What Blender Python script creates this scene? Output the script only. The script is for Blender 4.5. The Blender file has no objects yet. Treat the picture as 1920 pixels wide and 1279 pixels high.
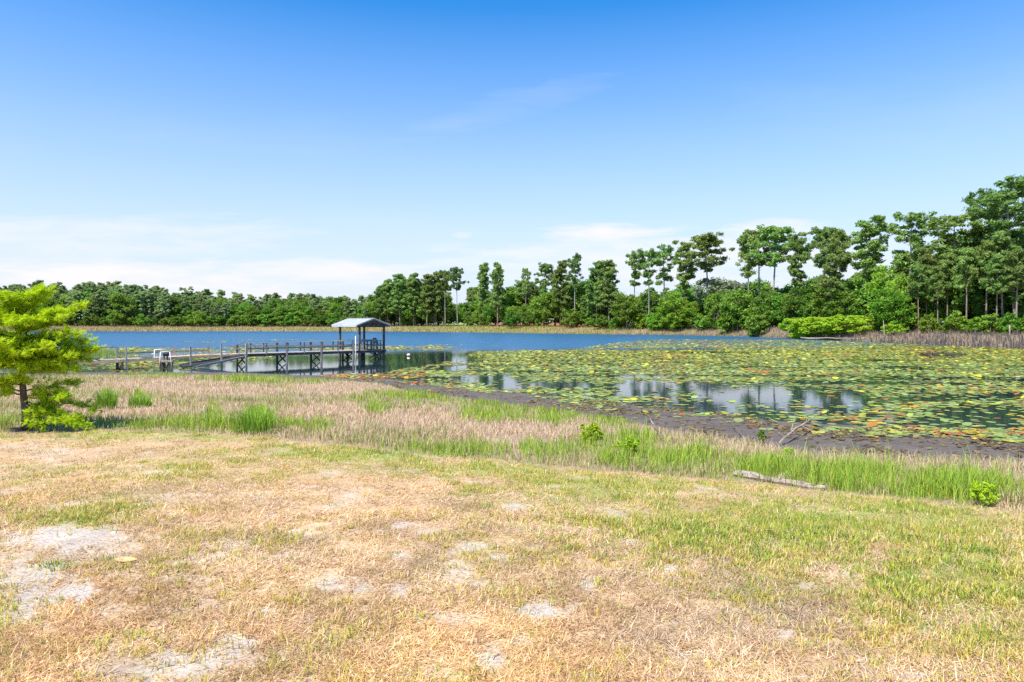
import bpy, math, random
import numpy as np
from mathutils import Vector, Matrix

SEED = 7
random.seed(SEED)
rng = np.random.default_rng(SEED)
scene = bpy.context.scene
COL = scene.collection
EYE = 3.6          # camera height above the lake surface (z = 0)
FOC = 1280.0       # focal length in pixels of the 1920-wide photograph
HOR = 605.0        # horizon row

# ------------------------------------------------------------------ camera, sky, sun, exposure
cam_d = bpy.data.cameras.new("camera")
cam = bpy.data.objects.new("camera", cam_d)
COL.objects.link(cam)
cam.location = (0, 0, EYE)
cam.rotation_euler = (math.radians(90), 0, 0)
cam_d.lens = 24.0
cam_d.sensor_width = 36.0
cam_d.shift_y = -34.5 / 1920.0
cam_d.clip_start = 0.05
cam_d.clip_end = 20000.0
scene.camera = cam

SUN_EL = math.radians(57)
SUN_AZ = math.radians(-140)      # bearing of the sun, clockwise from +Y (the view direction)
sun_dir = Vector((math.sin(SUN_AZ) * math.cos(SUN_EL), math.cos(SUN_AZ) * math.cos(SUN_EL), math.sin(SUN_EL)))
sun_d = bpy.data.lights.new("sun", 'SUN')
sun_d.energy = 4.6
sun_d.angle = math.radians(0.53)
sun_d.color = (1.0, 0.955, 0.88)
sun = bpy.data.objects.new("sun", sun_d)
COL.objects.link(sun)
sun.rotation_euler = sun_dir.to_track_quat('Z', 'Y').to_euler()
sun.location = (-30, -20, 60)

world = bpy.data.worlds.new("World")
scene.world = world
world.use_nodes = True


class NT:
    """small helper for node trees"""
    def __init__(self, tree):
        self.t = tree
        tree.nodes.clear()

    def n(self, typ, **kw):
        nd = self.t.nodes.new(typ)
        for k, v in kw.items():
            if k.startswith('i_'):
                key = k[2:]
                key = int(key) if key.isdigit() else key.replace('_', ' ')
                nd.inputs[key].default_value = v
            else:
                setattr(nd, k, v)
        return nd

    def l(self, a, b):
        self.t.links.new(a, b)

    def math(self, op, a, b=None, clamp=False):
        nd = self.t.nodes.new('ShaderNodeMath')
        nd.operation = op
        nd.use_clamp = clamp
        for i, v in enumerate((a, b)):
            if v is None:
                continue
            if isinstance(v, (int, float)):
                nd.inputs[i].default_value = v
            else:
                self.l(v, nd.inputs[i])
        return nd.outputs[0]

    def mix(self, fac, a, b, blend='MIX'):
        nd = self.t.nodes.new('ShaderNodeMix')
        nd.data_type = 'RGBA'
        nd.blend_type = blend
        nd.clamp_result = False
        for key, v in ((0, fac), (6, a), (7, b)):
            if isinstance(v, (int, float)):
                nd.inputs[key].default_value = v
            elif isinstance(v, (tuple, list)):
                nd.inputs[key].default_value = tuple(v) + ((1.0,) if len(v) == 3 else ())
            else:
                self.l(v, nd.inputs[key])
        return nd.outputs[2]

    def ramp(self, fac, stops):
        nd = self.t.nodes.new('ShaderNodeValToRGB')
        els = nd.color_ramp.elements
        while len(els) < len(stops):
            els.new(0.5)
        for e, (p, c) in zip(els, stops):
            e.position = p
            e.color = tuple(c) + ((1.0,) if len(c) == 3 else ()) if not isinstance(c, (int, float)) else (c, c, c, 1)
        self.l(fac, nd.inputs[0])
        return nd.outputs[0]


def build_world():
    w = NT(world.node_tree)
    sky = w.n('ShaderNodeTexSky')
    sky.sky_type = 'NISHITA'
    sky.sun_disc = False
    sky.sun_elevation = SUN_EL
    sky.sun_rotation = SUN_AZ % (2 * math.pi)
    sky.altitude = 0
    sky.air_density = 1.0
    sky.dust_density = 0.2
    sky.ozone_density = 6.0
    hsv = w.n('ShaderNodeHueSaturation', i_Saturation=1.3, i_Value=0.93)
    w.l(sky.outputs[0], hsv.inputs['Color'])
    tc = w.n('ShaderNodeTexCoord')
    sep = w.n('ShaderNodeSeparateXYZ')
    w.l(tc.outputs['Generated'], sep.inputs[0])
    X, Y, Z = sep.outputs
    # thin high cloud: noise on a flat layer, so that it crowds towards the horizon
    den = w.math('ADD', w.math('MAXIMUM', Z, 0.0), 0.06)
    cx = w.math('DIVIDE', X, den)
    cy = w.math('DIVIDE', Y, den)
    comb = w.n('ShaderNodeCombineXYZ')
    w.l(w.math('MULTIPLY', cx, 0.42), comb.inputs[0])
    w.l(w.math('MULTIPLY', cy, 0.75), comb.inputs[1])
    comb.inputs[2].default_value = 3.1
    nz = w.n('ShaderNodeTexNoise', i_Scale=0.55, i_Detail=7.0, i_Roughness=0.62, i_Distortion=0.5)
    w.l(comb.outputs[0], nz.inputs['Vector'])
    wisp = w.ramp(nz.outputs[0], [(0.55, 0.0), (0.85, 0.14)])
    # streaky low cloud bank, bearing and height given as tangents of the world direction
    az = w.math('DIVIDE', X, w.math('MAXIMUM', Y, 0.05))
    el = w.math('DIVIDE', Z, w.math('MAXIMUM', Y, 0.05))
    cc = w.n('ShaderNodeCombineXYZ')
    w.l(w.math('MULTIPLY', az, 7.0), cc.inputs[0])
    w.l(w.math('MULTIPLY', el, 46.0), cc.inputs[1])
    nz2 = w.n('ShaderNodeTexNoise', i_Scale=1.0, i_Detail=6.0, i_Roughness=0.6, i_Distortion=0.3)
    w.l(cc.outputs[0], nz2.inputs['Vector'])
    nb = w.math('SUBTRACT', nz2.outputs[0], 0.5)

    def cloud(a0, e0, ra, re, gain, tilt=0.0):
        da = w.math('DIVIDE', w.math('SUBTRACT', az, a0), ra)
        ee = w.math('SUBTRACT', w.math('SUBTRACT', el, e0), w.math('MULTIPLY', w.math('SUBTRACT', az, a0), tilt))
        de = w.math('DIVIDE', ee, re)
        r = w.math('ADD', w.math('MULTIPLY', da, da), w.math('MULTIPLY', de, de))
        m = w.math('SUBTRACT', w.math('ADD', 1.0, w.math('MULTIPLY', nb, 3.6)), r)
        return w.math('MULTIPLY', w.math('MULTIPLY', m, 0.9, True), gain, True)

    parts = [wisp]
    for c in [(-0.62, 0.060, 0.46, 0.042, 0.95), (-0.30, 0.075, 0.20, 0.022, 0.85),
              (-0.62, 0.125, 0.34, 0.040, 0.45),
              (0.165, 0.134, 0.125, 0.0135, 1.0), (0.385, 0.138, 0.10, 0.015, 0.75, 0.05),
              (-0.070, 0.128, 0.022, 0.006, 0.55), (0.0, 0.318, 0.16, 0.026, 0.08, 0.28),
              (0.25, 0.095, 0.40, 0.045, 0.70), (1.3, 0.09, 0.4, 0.05, 0.5), (-1.6, 0.10, 0.5, 0.06, 0.5)]:
        parts.append(cloud(*c))
    tot = parts[0]
    for p in parts[1:]:
        tot = w.math('MAXIMUM', tot, p)
    # only above the horizon and, for the bank, only ahead of the observer
    tot = w.math('MULTIPLY', tot, w.math('GREATER_THAN', Z, 0.0))
    haze = w.ramp(Z, [(0.0, .96), (0.05, .90), (0.11, .76), (0.20, .50), (0.30, .24), (0.42, 0.0)])
    air = w.mix(haze, hsv.outputs[0], (2.95, 3.2, 3.85))
    col = w.mix(tot, air, (3.85, 3.78, 3.95))
    bg = w.n('ShaderNodeBackground', i_Strength=0.15)
    w.l(col, bg.inputs[0])
    out = w.n('ShaderNodeOutputWorld')
    w.l(bg.outputs[0], out.inputs[0])


build_world()
vs = scene.view_settings
vs.view_transform = 'Standard'
vs.look = 'None'
vs.exposure = 0.8
vs.gamma = 1.0
vs.use_curve_mapping = False
scene.cycles.max_bounces = 6
scene.cycles.diffuse_bounces = 3
scene.cycles.glossy_bounces = 3
scene.cycles.transmission_bounces = 4
scene.cycles.use_denoising = False
scene.cycles.sample_clamp_indirect = 6.0


# ------------------------------------------------------------------ numeric helpers
def hash2(ix, iy, s):
    h = (ix.astype(np.int64) * 374761393 + iy.astype(np.int64) * 668265263 + s * 974711) & 0xFFFFFFFF
    h = ((h ^ (h >> 13)) * 1274126177) & 0xFFFFFFFF
    h = h ^ (h >> 16)
    return (h & 0xFFFFFF) / float(0xFFFFFF)


def vnoise(x, y, s=0):
    x = np.asarray(x, float); y = np.asarray(y, float)
    ix = np.floor(x); iy = np.floor(y)
    fx = x - ix; fy = y - iy
    fx = fx * fx * (3 - 2 * fx); fy = fy * fy * (3 - 2 * fy)
    a = hash2(ix, iy, s); b = hash2(ix + 1, iy, s)
    c = hash2(ix, iy + 1, s); d = hash2(ix + 1, iy + 1, s)
    return (a * (1 - fx) + b * fx) * (1 - fy) + (c * (1 - fx) + d * fx) * fy


def fbm(x, y, s=0, octv=4):
    v = 0; a = 0.5; t = 0
    for i in range(octv):
        v = v + a * vnoise(x, y, s + i * 17); t += a
        x = x * 2.03 + 11.7; y = y * 2.03 + 5.3; a *= 0.5
    return v / t


def sstep(a, b, x):
    t = np.clip((x - a) / (b - a), 0, 1)
    return t * t * (3 - 2 * t)


def table(rows, z):
    """photo columns and rows on a level z -> (tangent of bearing, depth)"""
    px = np.array([r[0] for r in rows], float); py = np.array([r[1] for r in rows], float)
    return (px - 960) / FOC, (EYE - z) * FOC / (py - HOR)


S_T = table([(-400, 699), (0, 699), (300, 698), (420, 698), (560, 703), (700, 707), (780, 716), (900, 729), (1000, 739),
             (1150, 756), (1300, 773), (1450, 788), (1600, 798), (1750, 806), (1920, 813), (2300, 826)], 0.0)
M_T = table([(-400, 696), (0, 697), (300, 694), (430, 696), (560, 702), (700, 708), (770, 724), (900, 741), (1000, 753), (1150, 772),
             (1250, 790), (1350, 806), (1500, 830), (1700, 842), (1920, 848), (2300, 856)], 0.42)
F_T = table([(-400, 621), (0, 621.5), (700, 621.5), (1000, 625), (1150, 627), (1300, 628.5), (1480, 634), (1600, 640),
             (1750, 646), (1920, 653), (2300, 670)], 0.0)
# trees begin here (depth)
D_T = (np.array([-400, 0, 560, 700, 900, 1000, 1130, 1200, 1330, 1480, 1600, 1750, 1920, 2300.]) - 960) / FOC, \
    np.array([300, 300, 300, 298, 276, 250, 228, 218, 200, 164, 146, 131, 116, 98.])


def itp(T, u):
    return np.interp(u, T[0], T[1])


def ground_z(X, Y):
    X = np.asarray(X, float); Y = np.asarray(Y, float)
    Ys = np.maximum(Y, 0.6)
    u = X / Ys
    uc = np.clip(u, -1.0625, 1.05)
    S = itp(S_T, uc); M = itp(M_T, uc); F = itp(F_T, uc); D = itp(D_T, uc)
    M = np.minimum(M, S - 0.8)
    close = np.clip((np.abs(u) - 1.02) / 0.6, 0, 1)
    # the lake closes outside the view
    S = S * (1 - close) + 0.5 * (S + F) * close
    F = np.maximum(F * (1 - close) + (S + 3) * close, S + 3)
    M = M * (1 - close) + (S - 2) * close
    t = np.clip((Y - 3.0) / np.maximum(M - 3.0, 1), 0, 1)
    z_near = 2.0 - 1.86 * (0.85 * t + 0.15 * t * t * (3 - 2 * t))
    z_near = np.where(Y > M, 0.14 * (1 - np.clip((Y - M) / np.maximum(S - M, .5), 0, 1)), z_near)
    lake = -np.minimum(0.9, 0.05 * np.maximum(Y - S, 0))
    lake = np.maximum(lake, -0.05 * np.maximum(F - Y, 0) - 0.0)
    band = np.maximum(D - F - 2, 4)
    far = np.clip((Y - F) / band, 0, 1)
    z_far = 0.06 * np.clip((Y - F) / 2, 0, 1) + 1.9 * far ** 0.8 + 0.6 * np.clip((Y - D) / 60, 0, 1)
    z = np.where(Y < S, z_near, np.where(Y < F, lake, z_far))
    # unevenness
    near = (Y < S)
    lawn = 0.03 * (fbm(X * 0.6, Y * 0.6, 3, 3) - 0.5) + 0.012 * (fbm(X * 5, Y * 5, 5, 2) - 0.5)
    mead = 0.16 * (fbm(X * 0.22, Y * 0.22, 9, 3) - 0.5)
    k = sstep(9, 14, Y) * (1 - sstep(M - 4, M, Y))
    mud = 0.05 * (fbm(X * 1.6, Y * 1.6, 12, 3) - 0.5) * sstep(M - 2, M, Y)
    z = z + np.where(near, lawn * (1 - sstep(M - 3, M, Y)) + mead * k + mud * (1 - 0.5 * sstep(S - 1, S, Y)), 0)
    z = z + np.where(Y > F + 3, 0.3 * (fbm(X * 0.06, Y * 0.06, 21, 3) - 0.5), 0)
    z = np.where(Y < 0.6, 2.0 + lawn, z)
    return z


def gz(x, y):
    return float(ground_z(np.array([x]), np.array([y]))[0])


def to_px(X, Y, Z):
    Yc = np.maximum(Y, 0.3)
    return 960 + FOC * X / Yc, HOR + FOC * (EYE - Z) / Yc


def at_depth(px, d):
    return (px - 960) / FOC * d, d


def on_level(px, py, z=0.0):
    d = (EYE - z) * FOC / (py - HOR)
    return Vector(((px - 960) / FOC * d, d, z))


def on_ground(px, py):
    """first place where the line of sight through a photo pixel meets the ground"""
    u = (px - 960) / FOC
    Y = np.exp(np.linspace(math.log(1.5), math.log(400), 1500))
    z = ground_z(u * Y, Y)
    row = HOR + FOC * (EYE - z) / Y
    i = np.argmax(row <= py)
    return Vector((u * Y[i], Y[i], z[i]))


# ------------------------------------------------------------------ object helpers
def new_mesh(name, verts, faces, col=None, smooth=False):
    """verts (N,3), faces: list of lists, or an (F,k) array"""
    me = bpy.data.meshes.new(name)
    verts = np.asarray(verts, np.float32)
    if isinstance(faces, np.ndarray):
        F, k = faces.shape
        me.vertices.add(len(verts)); me.loops.add(F * k); me.polygons.add(F)
        me.vertices.foreach_set('co', verts.ravel())
        me.loops.foreach_set('vertex_index', faces.astype(np.int32).ravel())
        me.polygons.foreach_set('loop_start', np.arange(0, F * k, k, dtype=np.int32))
        me.update(calc_edges=True)
    else:
        me.from_pydata(verts.tolist(), [], faces)
    if col is not None:
        a = me.color_attributes.new('Col', 'FLOAT_COLOR', 'POINT')
        c = np.ones((len(verts), 4), np.float32); c[:, :3] = col
        a.data.foreach_set('color', c.ravel())
    if smooth:
        me.polygons.foreach_set('use_smooth', np.ones(len(me.polygons), bool))
    return me


def link(name, me, mat=None, parent=None, loc=None):
    o = bpy.data.objects.new(name, me)
    COL.objects.link(o)
    if mat is not None and me is not None and not me.materials:
        me.materials.append(mat)
    if parent is not None:
        o.parent = parent
    if loc is not None:
        o.location = loc
    return o


def tag(o, label=None, cat=None, group=None, kind=None):
    if label: o['label'] = label
    if cat: o['category'] = cat
    if group: o['group'] = group
    if kind: o['kind'] = kind
    return o


def empty(name, loc, rz=0.0):
    o = bpy.data.objects.new(name, None)
    COL.objects.link(o)
    o.location = loc
    o.rotation_euler = (0, 0, rz)
    o.empty_display_size = 0.2
    return o


class MB:
    """collects shapes into one mesh"""
    def __init__(self):
        self.v = []; self.f = []

    def add(self, v, f):
        n = len(self.v)
        self.v += [tuple(p) for p in v]
        self.f += [[i + n for i in q] for q in f]
        return self

    def bar(self, a, b, w, h, up=(0, 0, 1), jit=0.0):
        """rectangular timber from a to b"""
        a = Vector(a); b = Vector(b)
        d = (b - a).normalized(); up = Vector(up)
        s = d.cross(up)
        if s.length < 1e-4:
            s = d.cross(Vector((1, 0, 0)))
        s.normalize(); t = s.cross(d).normalized()
        vs_ = []
        for p in (a, b):
            for i, j in ((-1, -1), (1, -1), (1, 1), (-1, 1)):
                q = p + s * (i * w / 2) + t * (j * h / 2)
                if jit:
                    q += Vector((random.uniform(-jit, jit), random.uniform(-jit, jit), random.uniform(-jit, jit)))
                vs_.append(q)
        return self.add(vs_, [[0, 1, 2, 3], [7, 6, 5, 4], [0, 4, 5, 1], [1, 5, 6, 2], [2, 6, 7, 3], [3, 7, 4, 0]])

    def tube(self, pts, rad, n=6, cap=True):
        v, f = tube(pts, rad, n, cap)
        return self.add(v, f)

    def build(self, name, mat, parent=None, smooth=False, loc=None):
        me = new_mesh(name, self.v, self.f, smooth=smooth)
        return link(name, me, mat, parent, loc)


def tube(pts, rad, n=6, cap=True, jit=0.0):
    pts = [Vector(p) for p in pts]
    v = []; f = []
    for i, p in enumerate(pts):
        d = (pts[min(i + 1, len(pts) - 1)] - pts[max(i - 1, 0)]).normalized()
        ref = Vector((0, 0, 1)) if abs(d.z) < 0.9 else Vector((1, 0, 0))
        s = d.cross(ref).normalized(); t = s.cross(d)
        for k in range(n):
            a = 2 * math.pi * k / n
            r = rad[i] * (1 + (random.uniform(-jit, jit) if jit else 0))
            v.append(p + (s * math.cos(a) + t * math.sin(a)) * r)
    for i in range(len(pts) - 1):
        for k in range(n):
            f.append([i * n + k, i * n + (k + 1) % n, (i + 1) * n + (k + 1) % n, (i + 1) * n + k])
    if cap:
        f.append(list(range(n))[::-1])
        f.append([(len(pts) - 1) * n + k for k in range(n)])
    return v, f


# ------------------------------------------------------------------ materials
def principled(name, base, rough=0.8, spec=0.3, noise=None, bump=None, metallic=0.0):
    """plain material; noise = (scale, dark colour, light colour), bump = (scale, strength)"""
    m = bpy.data.materials.new(name); m.use_nodes = True
    t = NT(m.node_tree)
    p = t.n('ShaderNodeBsdfPrincipled', i_Roughness=rough, i_Metallic=metallic)
    p.inputs['Specular IOR Level'].default_value = spec
    p.inputs['Base Color'].default_value = tuple(base) + (1,)
    tc = t.n('ShaderNodeTexCoord')
    if noise:
        sc, c1, c2 = noise[:3]
        mp = t.n('ShaderNodeMapping')
        if len(noise) > 3:
            mp.inputs['Scale'].default_value = noise[3]
        t.l(tc.outputs['Object'], mp.inputs[0])
        nz = t.n('ShaderNodeTexNoise', i_Scale=sc, i_Detail=5.0, i_Roughness=0.65)
        t.l(mp.outputs[0], nz.inputs['Vector'])
        t.l(t.ramp(nz.outputs[0], [(0.3, c1), (0.7, c2)]), p.inputs['Base Color'])
    if bump:
        nz = t.n('ShaderNodeTexNoise', i_Scale=bump[0], i_Detail=4.0)
        t.l(tc.outputs['Object'], nz.inputs['Vector'])
        b = t.n('ShaderNodeBump', i_Strength=bump[1], i_Distance=0.02)
        t.l(nz.outputs[0], b.inputs['Height'])
        t.l(b.outputs[0], p.inputs['Normal'])
    o = t.n('ShaderNodeOutputMaterial')
    t.l(p.outputs[0], o.inputs[0])
    return m


def leafy(name, stops, trans=0.35, attr=False, rough=0.6, objvar=0.25, spec=0.25):
    """leaf material: colour from a ramp by random leaf, or from the blades' own colour; light passes through"""
    m = bpy.data.materials.new(name); m.use_nodes = True
    t = NT(m.node_tree)
    if attr:
        a = t.n('ShaderNodeAttribute', attribute_name='Col')
        colr = a.outputs['Color']
    else:
        g = t.n('ShaderNodeNewGeometry')
        colr = t.ramp(g.outputs['Random Per Island'], stops)
        oi = t.n('ShaderNodeObjectInfo')
        hs = t.n('ShaderNodeHueSaturation')
        t.l(t.math('ADD', t.math('MULTIPLY', oi.outputs['Random'], 0.045), 0.478), hs.inputs['Hue'])
        t.l(t.math('ADD', t.math('MULTIPLY', t.math('FRACT', t.math('MULTIPLY', oi.outputs['Random'], 7.13)), objvar * 2), 1 - objvar), hs.inputs['Value'])
        t.l(colr, hs.inputs['Color'])
        colr = hs.outputs[0]
    p = t.n('ShaderNodeBsdfPrincipled', i_Roughness=rough)
    p.inputs['Specular IOR Level'].default_value = spec
    t.l(colr, p.inputs['Base Color'])
    tr = t.n('ShaderNodeBsdfTranslucent')
    t.l(t.mix(1.0, colr, (1.15, 1.1, 0.6), 'MULTIPLY'), tr.inputs[0])
    mx = t.n('ShaderNodeMixShader', i_0=trans)
    t.l(p.outputs[0], mx.inputs[1]); t.l(tr.outputs[0], mx.inputs[2])
    o = t.n('ShaderNodeOutputMaterial')
    t.l(mx.outputs[0], o.inputs[0])
    return m


M = {}
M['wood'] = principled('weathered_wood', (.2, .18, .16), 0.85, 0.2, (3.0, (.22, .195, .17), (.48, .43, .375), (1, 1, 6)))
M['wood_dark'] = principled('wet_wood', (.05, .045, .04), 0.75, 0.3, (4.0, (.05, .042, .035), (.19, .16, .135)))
M['wood_tan'] = principled('new_timber', (.45, .26, .13), 0.8, 0.2, (3.0, (.52, .33, .18), (.78, .56, .35)))
M['metal_roof'] = principled('galvanised_sheet', (.62, .63, .64), 0.42, 0.5, (1.5, (.52, .53, .54), (.70, .71, .72)), metallic=0.25)
M['pvc'] = principled('white_pipe', (.78, .78, .76), 0.45, 0.4, (2.0, (.66, .66, .63), (.82, .82, .80)))
M['motor'] = principled('dark_machine_plank_shade', (.035, .04, .05), 0.5, 0.4, (6, (.02, .022, .03), (.06, .065, .075)))  # dark fittings; on the collapsed planks it serves as painted shade
M['red_paint'] = principled('red_plastic', (.55, .06, .03), 0.5)
M['white_paint'] = principled('white_plastic', (.8, .8, .78), 0.45)
M['rope'] = principled('rope', (.25, .22, .18), 0.9)
M['bark'] = principled('pine_bark', (.2, .15, .11), 0.9, 0.1, (1.2, (.16, .12, .095), (.36, .29, .235), (3, 3, 0.6)))
M['bark_grey'] = principled('grey_bark', (.2, .18, .16), 0.9, 0.1, (1.5, (.20, .18, .155), (.42, .385, .345), (3, 3, 0.7)))
M['bark_sapling'] = principled('sapling_bark', (.13, .10, .075), 0.9, 0.1, (14, (.06, .045, .035), (.22, .175, .135), (2, 2, 0.5)), (30, 0.6))
M['deadwood'] = principled('dead_wood', (.3, .25, .2), 0.9, 0.1, (9, (.10, .078, .06), (.52, .43, .35), (1, 1, 1)), (25, 0.9))
M['twig'] = principled('twig', (.16, .12, .10), 0.9, 0.1, (8, (.09, .07, .06), (.26, .21, .18)))
M['stake'] = principled('dead_stalk', (.2, .17, .16), 0.9, 0.1, (3, (.05, .042, .04), (.17, .145, .135)))
M['pine'] = leafy('pine_needles', [(0.0, (.14, .235, .055)), (0.5, (.22, .34, .08)), (1.0, (.32, .44, .13))], 0.42)
M['broad'] = leafy('broad_leaves', [(0.0, (.095, .20, .025)), (0.5, (.165, .31, .036)), (1.0, (.27, .42, .065))], 0.44, objvar=.32)
M['mossy'] = leafy('mossy_leaves', [(0.0, (.14, .18, .09)), (0.6, (.21, .25, .13)), (1.0, (.30, .32, .20))], 0.3)
M['bright'] = leafy('bright_leaves', [(0.0, (.26, .46, .018)), (0.5, (.38, .58, .03)), (1.0, (.48, .66, .06))], 0.45, objvar=.1)
M['fresh'] = leafy('fresh_leaves', [(0.0, (.12, .26, .02)), (0.5, (.20, .38, .03)), (1.0, (.31, .49, .055))], 0.46)
M['farpine'] = leafy('hazed_pine_needles', [(0.0, (.20, .275, .115)), (0.5, (.285, .39, .155)), (1.0, (.37, .47, .21))], 0.44)  # paler and greyer than near needles: distance haze put into the colour
M['cypress'] = leafy('cypress_leaves', [(0.0, (.24, .46, .012)), (0.5, (.40, .66, .018)), (0.85, (.58, .74, .03)), (1.0, (.70, .66, .04))], 0.5, objvar=0.02)
M['blade'] = leafy('grass_blades', None, 0.32, attr=True, rough=0.7, spec=0.12)
M['pad'] = leafy('lily_leaf', None, 0.12, attr=True, rough=0.5, spec=0.2)


def ground_material():
    m = bpy.data.materials.new('ground'); m.use_nodes = True
    t = NT(m.node_tree)
    a = t.n('ShaderNodeAttribute', attribute_name='Col')
    w = t.n('ShaderNodeAttribute', attribute_name='wet')
    ge = t.n('ShaderNodeNewGeometry')
    n1 = t.n('ShaderNodeTexNoise', i_Scale=38.0, i_Detail=6.0, i_Roughness=0.72)
    n2 = t.n('ShaderNodeTexNoise', i_Scale=3.2, i_Detail=5.0, i_Roughness=0.6)
    for nn in (n1, n2):
        t.l(ge.outputs['Position'], nn.inputs['Vector'])
    f1 = t.ramp(n1.outputs[0], [(0.30, (.52, .50, .48)), (0.5, (.96, .95, .94)), (0.72, (1.35, 1.33, 1.28))])
    f2 = t.ramp(n2.outputs[0], [(0.3, (.84, .82, .80)), (0.7, (1.14, 1.13, 1.12))])
    c = t.mix(1.0, a.outputs['Color'], f1, 'MULTIPLY')
    c = t.mix(1.0, c, f2, 'MULTIPLY')
    p = t.n('ShaderNodeBsdfPrincipled')
    p.inputs['Specular IOR Level'].default_value = 0.25
    t.l(c, p.inputs['Base Color'])
    t.l(t.math('SUBTRACT', 0.95, t.math('MULTIPLY', w.outputs['Fac'], 0.15)), p.inputs['Roughness'])
    b = t.n('ShaderNodeBump', i_Strength=0.8, i_Distance=0.015)
    t.l(n1.outputs[0], b.inputs['Height'])
    t.l(b.outputs[0], p.inputs['Normal'])
    o = t.n('ShaderNodeOutputMaterial')
    t.l(p.outputs[0], o.inputs[0])
    return m


def water_material():
    m = bpy.data.materials.new('lake_water'); m.use_nodes = True
    t = NT(m.node_tree)
    ge = t.n('ShaderNodeNewGeometry')
    sp = t.n('ShaderNodeSeparateXYZ')
    t.l(ge.outputs['Position'], sp.inputs[0])
    # wind reaches the open water, the lee of the near bank stays calm
    nw = t.n('ShaderNodeTexNoise', i_Scale=0.035, i_Detail=3.0)
    t.l(ge.outputs['Position'], nw.inputs['Vector'])
    yy = t.math('ADD', sp.outputs[1], t.math('MULTIPLY', t.math('SUBTRACT', nw.outputs[0], 0.5), 26.0))
    yy = t.math('ADD', yy, t.math('MULTIPLY', sp.outputs[0], -0.22))
    wind = t.n('ShaderNodeMapRange', interpolation_type='SMOOTHSTEP')
    wind.inputs['From Min'].default_value = 76.0
    wind.inputs['From Max'].default_value = 104.0
    t.l(yy, wind.inputs['Value'])
    mp = t.n('ShaderNodeMapping')
    mp.inputs['Scale'].default_value = (1.0, 1.7, 1.0)
    t.l(ge.outputs['Position'], mp.inputs[0])
    n1 = t.n('ShaderNodeTexNoise', i_Scale=1.7, i_Detail=3.0, i_Roughness=0.55)
    n2 = t.n('ShaderNodeTexNoise', i_Scale=0.55, i_Detail=2.0)
    n3 = t.n('ShaderNodeTexNoise', i_Scale=2.6, i_Detail=2.0)
    for nn in (n1, n2):
        t.l(mp.outputs[0], nn.inputs['Vector'])
    t.l(ge.outputs['Position'], n3.inputs['Vector'])
    h = t.math('ADD', t.math('MULTIPLY', n1.outputs[0], 0.05), t.math('MULTIPLY', n2.outputs[0], 0.10))
    h = t.math('MULTIPLY', h, wind.outputs[0])
    h = t.math('ADD', h, t.math('MULTIPLY', n3.outputs[0], 0.0012))
    b = t.n('ShaderNodeBump', i_Strength=1.0, i_Distance=1.0)
    t.l(h, b.inputs['Height'])
    p = t.n('ShaderNodeBsdfPrincipled', i_Roughness=0.02, i_IOR=1.333)
    t.l(t.math('ADD', 0.05, t.math('MULTIPLY', wind.outputs[0], 0.34)), p.inputs['Roughness'])
    t.l(t.mix(wind.outputs[0], (.013, .030, .036), (.030, .105, .185)), p.inputs['Base Color'])   # bluer where windy: sky reflection put into the water colour
    t.l(b.outputs[0], p.inputs['Normal'])
    o = t.n('ShaderNodeOutputMaterial')
    t.l(p.outputs[0], o.inputs[0])
    return m


M['ground'] = ground_material()
M['water'] = water_material()

# ------------------------------------------------------------------ what grows where (tables read off the photograph)
E_PX = np.array([-500, 0, 200, 400, 600, 800, 1000, 1200, 1400, 1550, 1700, 1920, 2400.])
E_PY = np.array([815, 815, 809, 813, 832, 853, 872, 890, 908, 920, 940, 958, 985.])   # edge of the mown lawn

SAND = [(50, 1095, 150, 66, 1.1), (130, 1012, 170, 28, .9), (380, 1240, 150, 24, .8), (230, 1075, 90, 18, .5), (430, 1020, 70, 12, .5), (330, 1085, 60, 8, .45), (560, 1110, 50, 8, .45), (30, 1010, 60, 22, .8), (190, 1035, 90, 22, .55), (20, 1150, 90, 36, .8),
        (300, 1255, 130, 30, .9), (440, 1205, 45, 34, .9), (270, 1198, 60, 14, .8), (495, 1152, 22, 12, .8), (380, 1130, 24, 9, .6),
        (1012, 1147, 62, 22, 1.0), (918, 1235, 34, 26, 1.0), (612, 1101, 34, 11, .95), (680, 1103, 22, 8, .7), (748, 1106, 26, 16, .9),
        (1098, 1096, 26, 12, 1.0), (750, 1041, 24, 10, .95), (890, 1026, 30, 8, .95), (925, 1046, 30, 7, .9), (1005, 1030, 26, 8, .8),
        (1253, 1068, 15, 11, 1.0), (1590, 1077, 30, 8, .9), (975, 950, 26, 8, .8), (755, 985, 26, 8, .7), (800, 998, 20, 8, .5),
        (1150, 966, 22, 7, .7), (1180, 1016, 22, 8, .7), (1210, 1012, 12, 9, .7), (1510, 1100, 30, 8, .8), (660, 930, 26, 6, .6),
        (560, 1000, 40, 10, .45), (540, 1040, 50, 14, .4), (1472, 1192, 26, 14, .8), (1650, 1158, 36, 14, .7), (1740, 1172, 40, 12, .7),
        (1655, 1250, 50, 24, .65), (1485, 1272, 40, 12, .9), (1715, 1268, 50, 16, .7), (1405, 1180, 30, 10, .5), (1780, 1255, 60, 26, .5),
        (100, 850, 90, 14, .35), (590, 1165, 40, 10, .5), (1100, 1270, 30, 12, .6), (860, 1030, 20, 8, .6), (1370, 1072, 16, 6, .5)]
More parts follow.
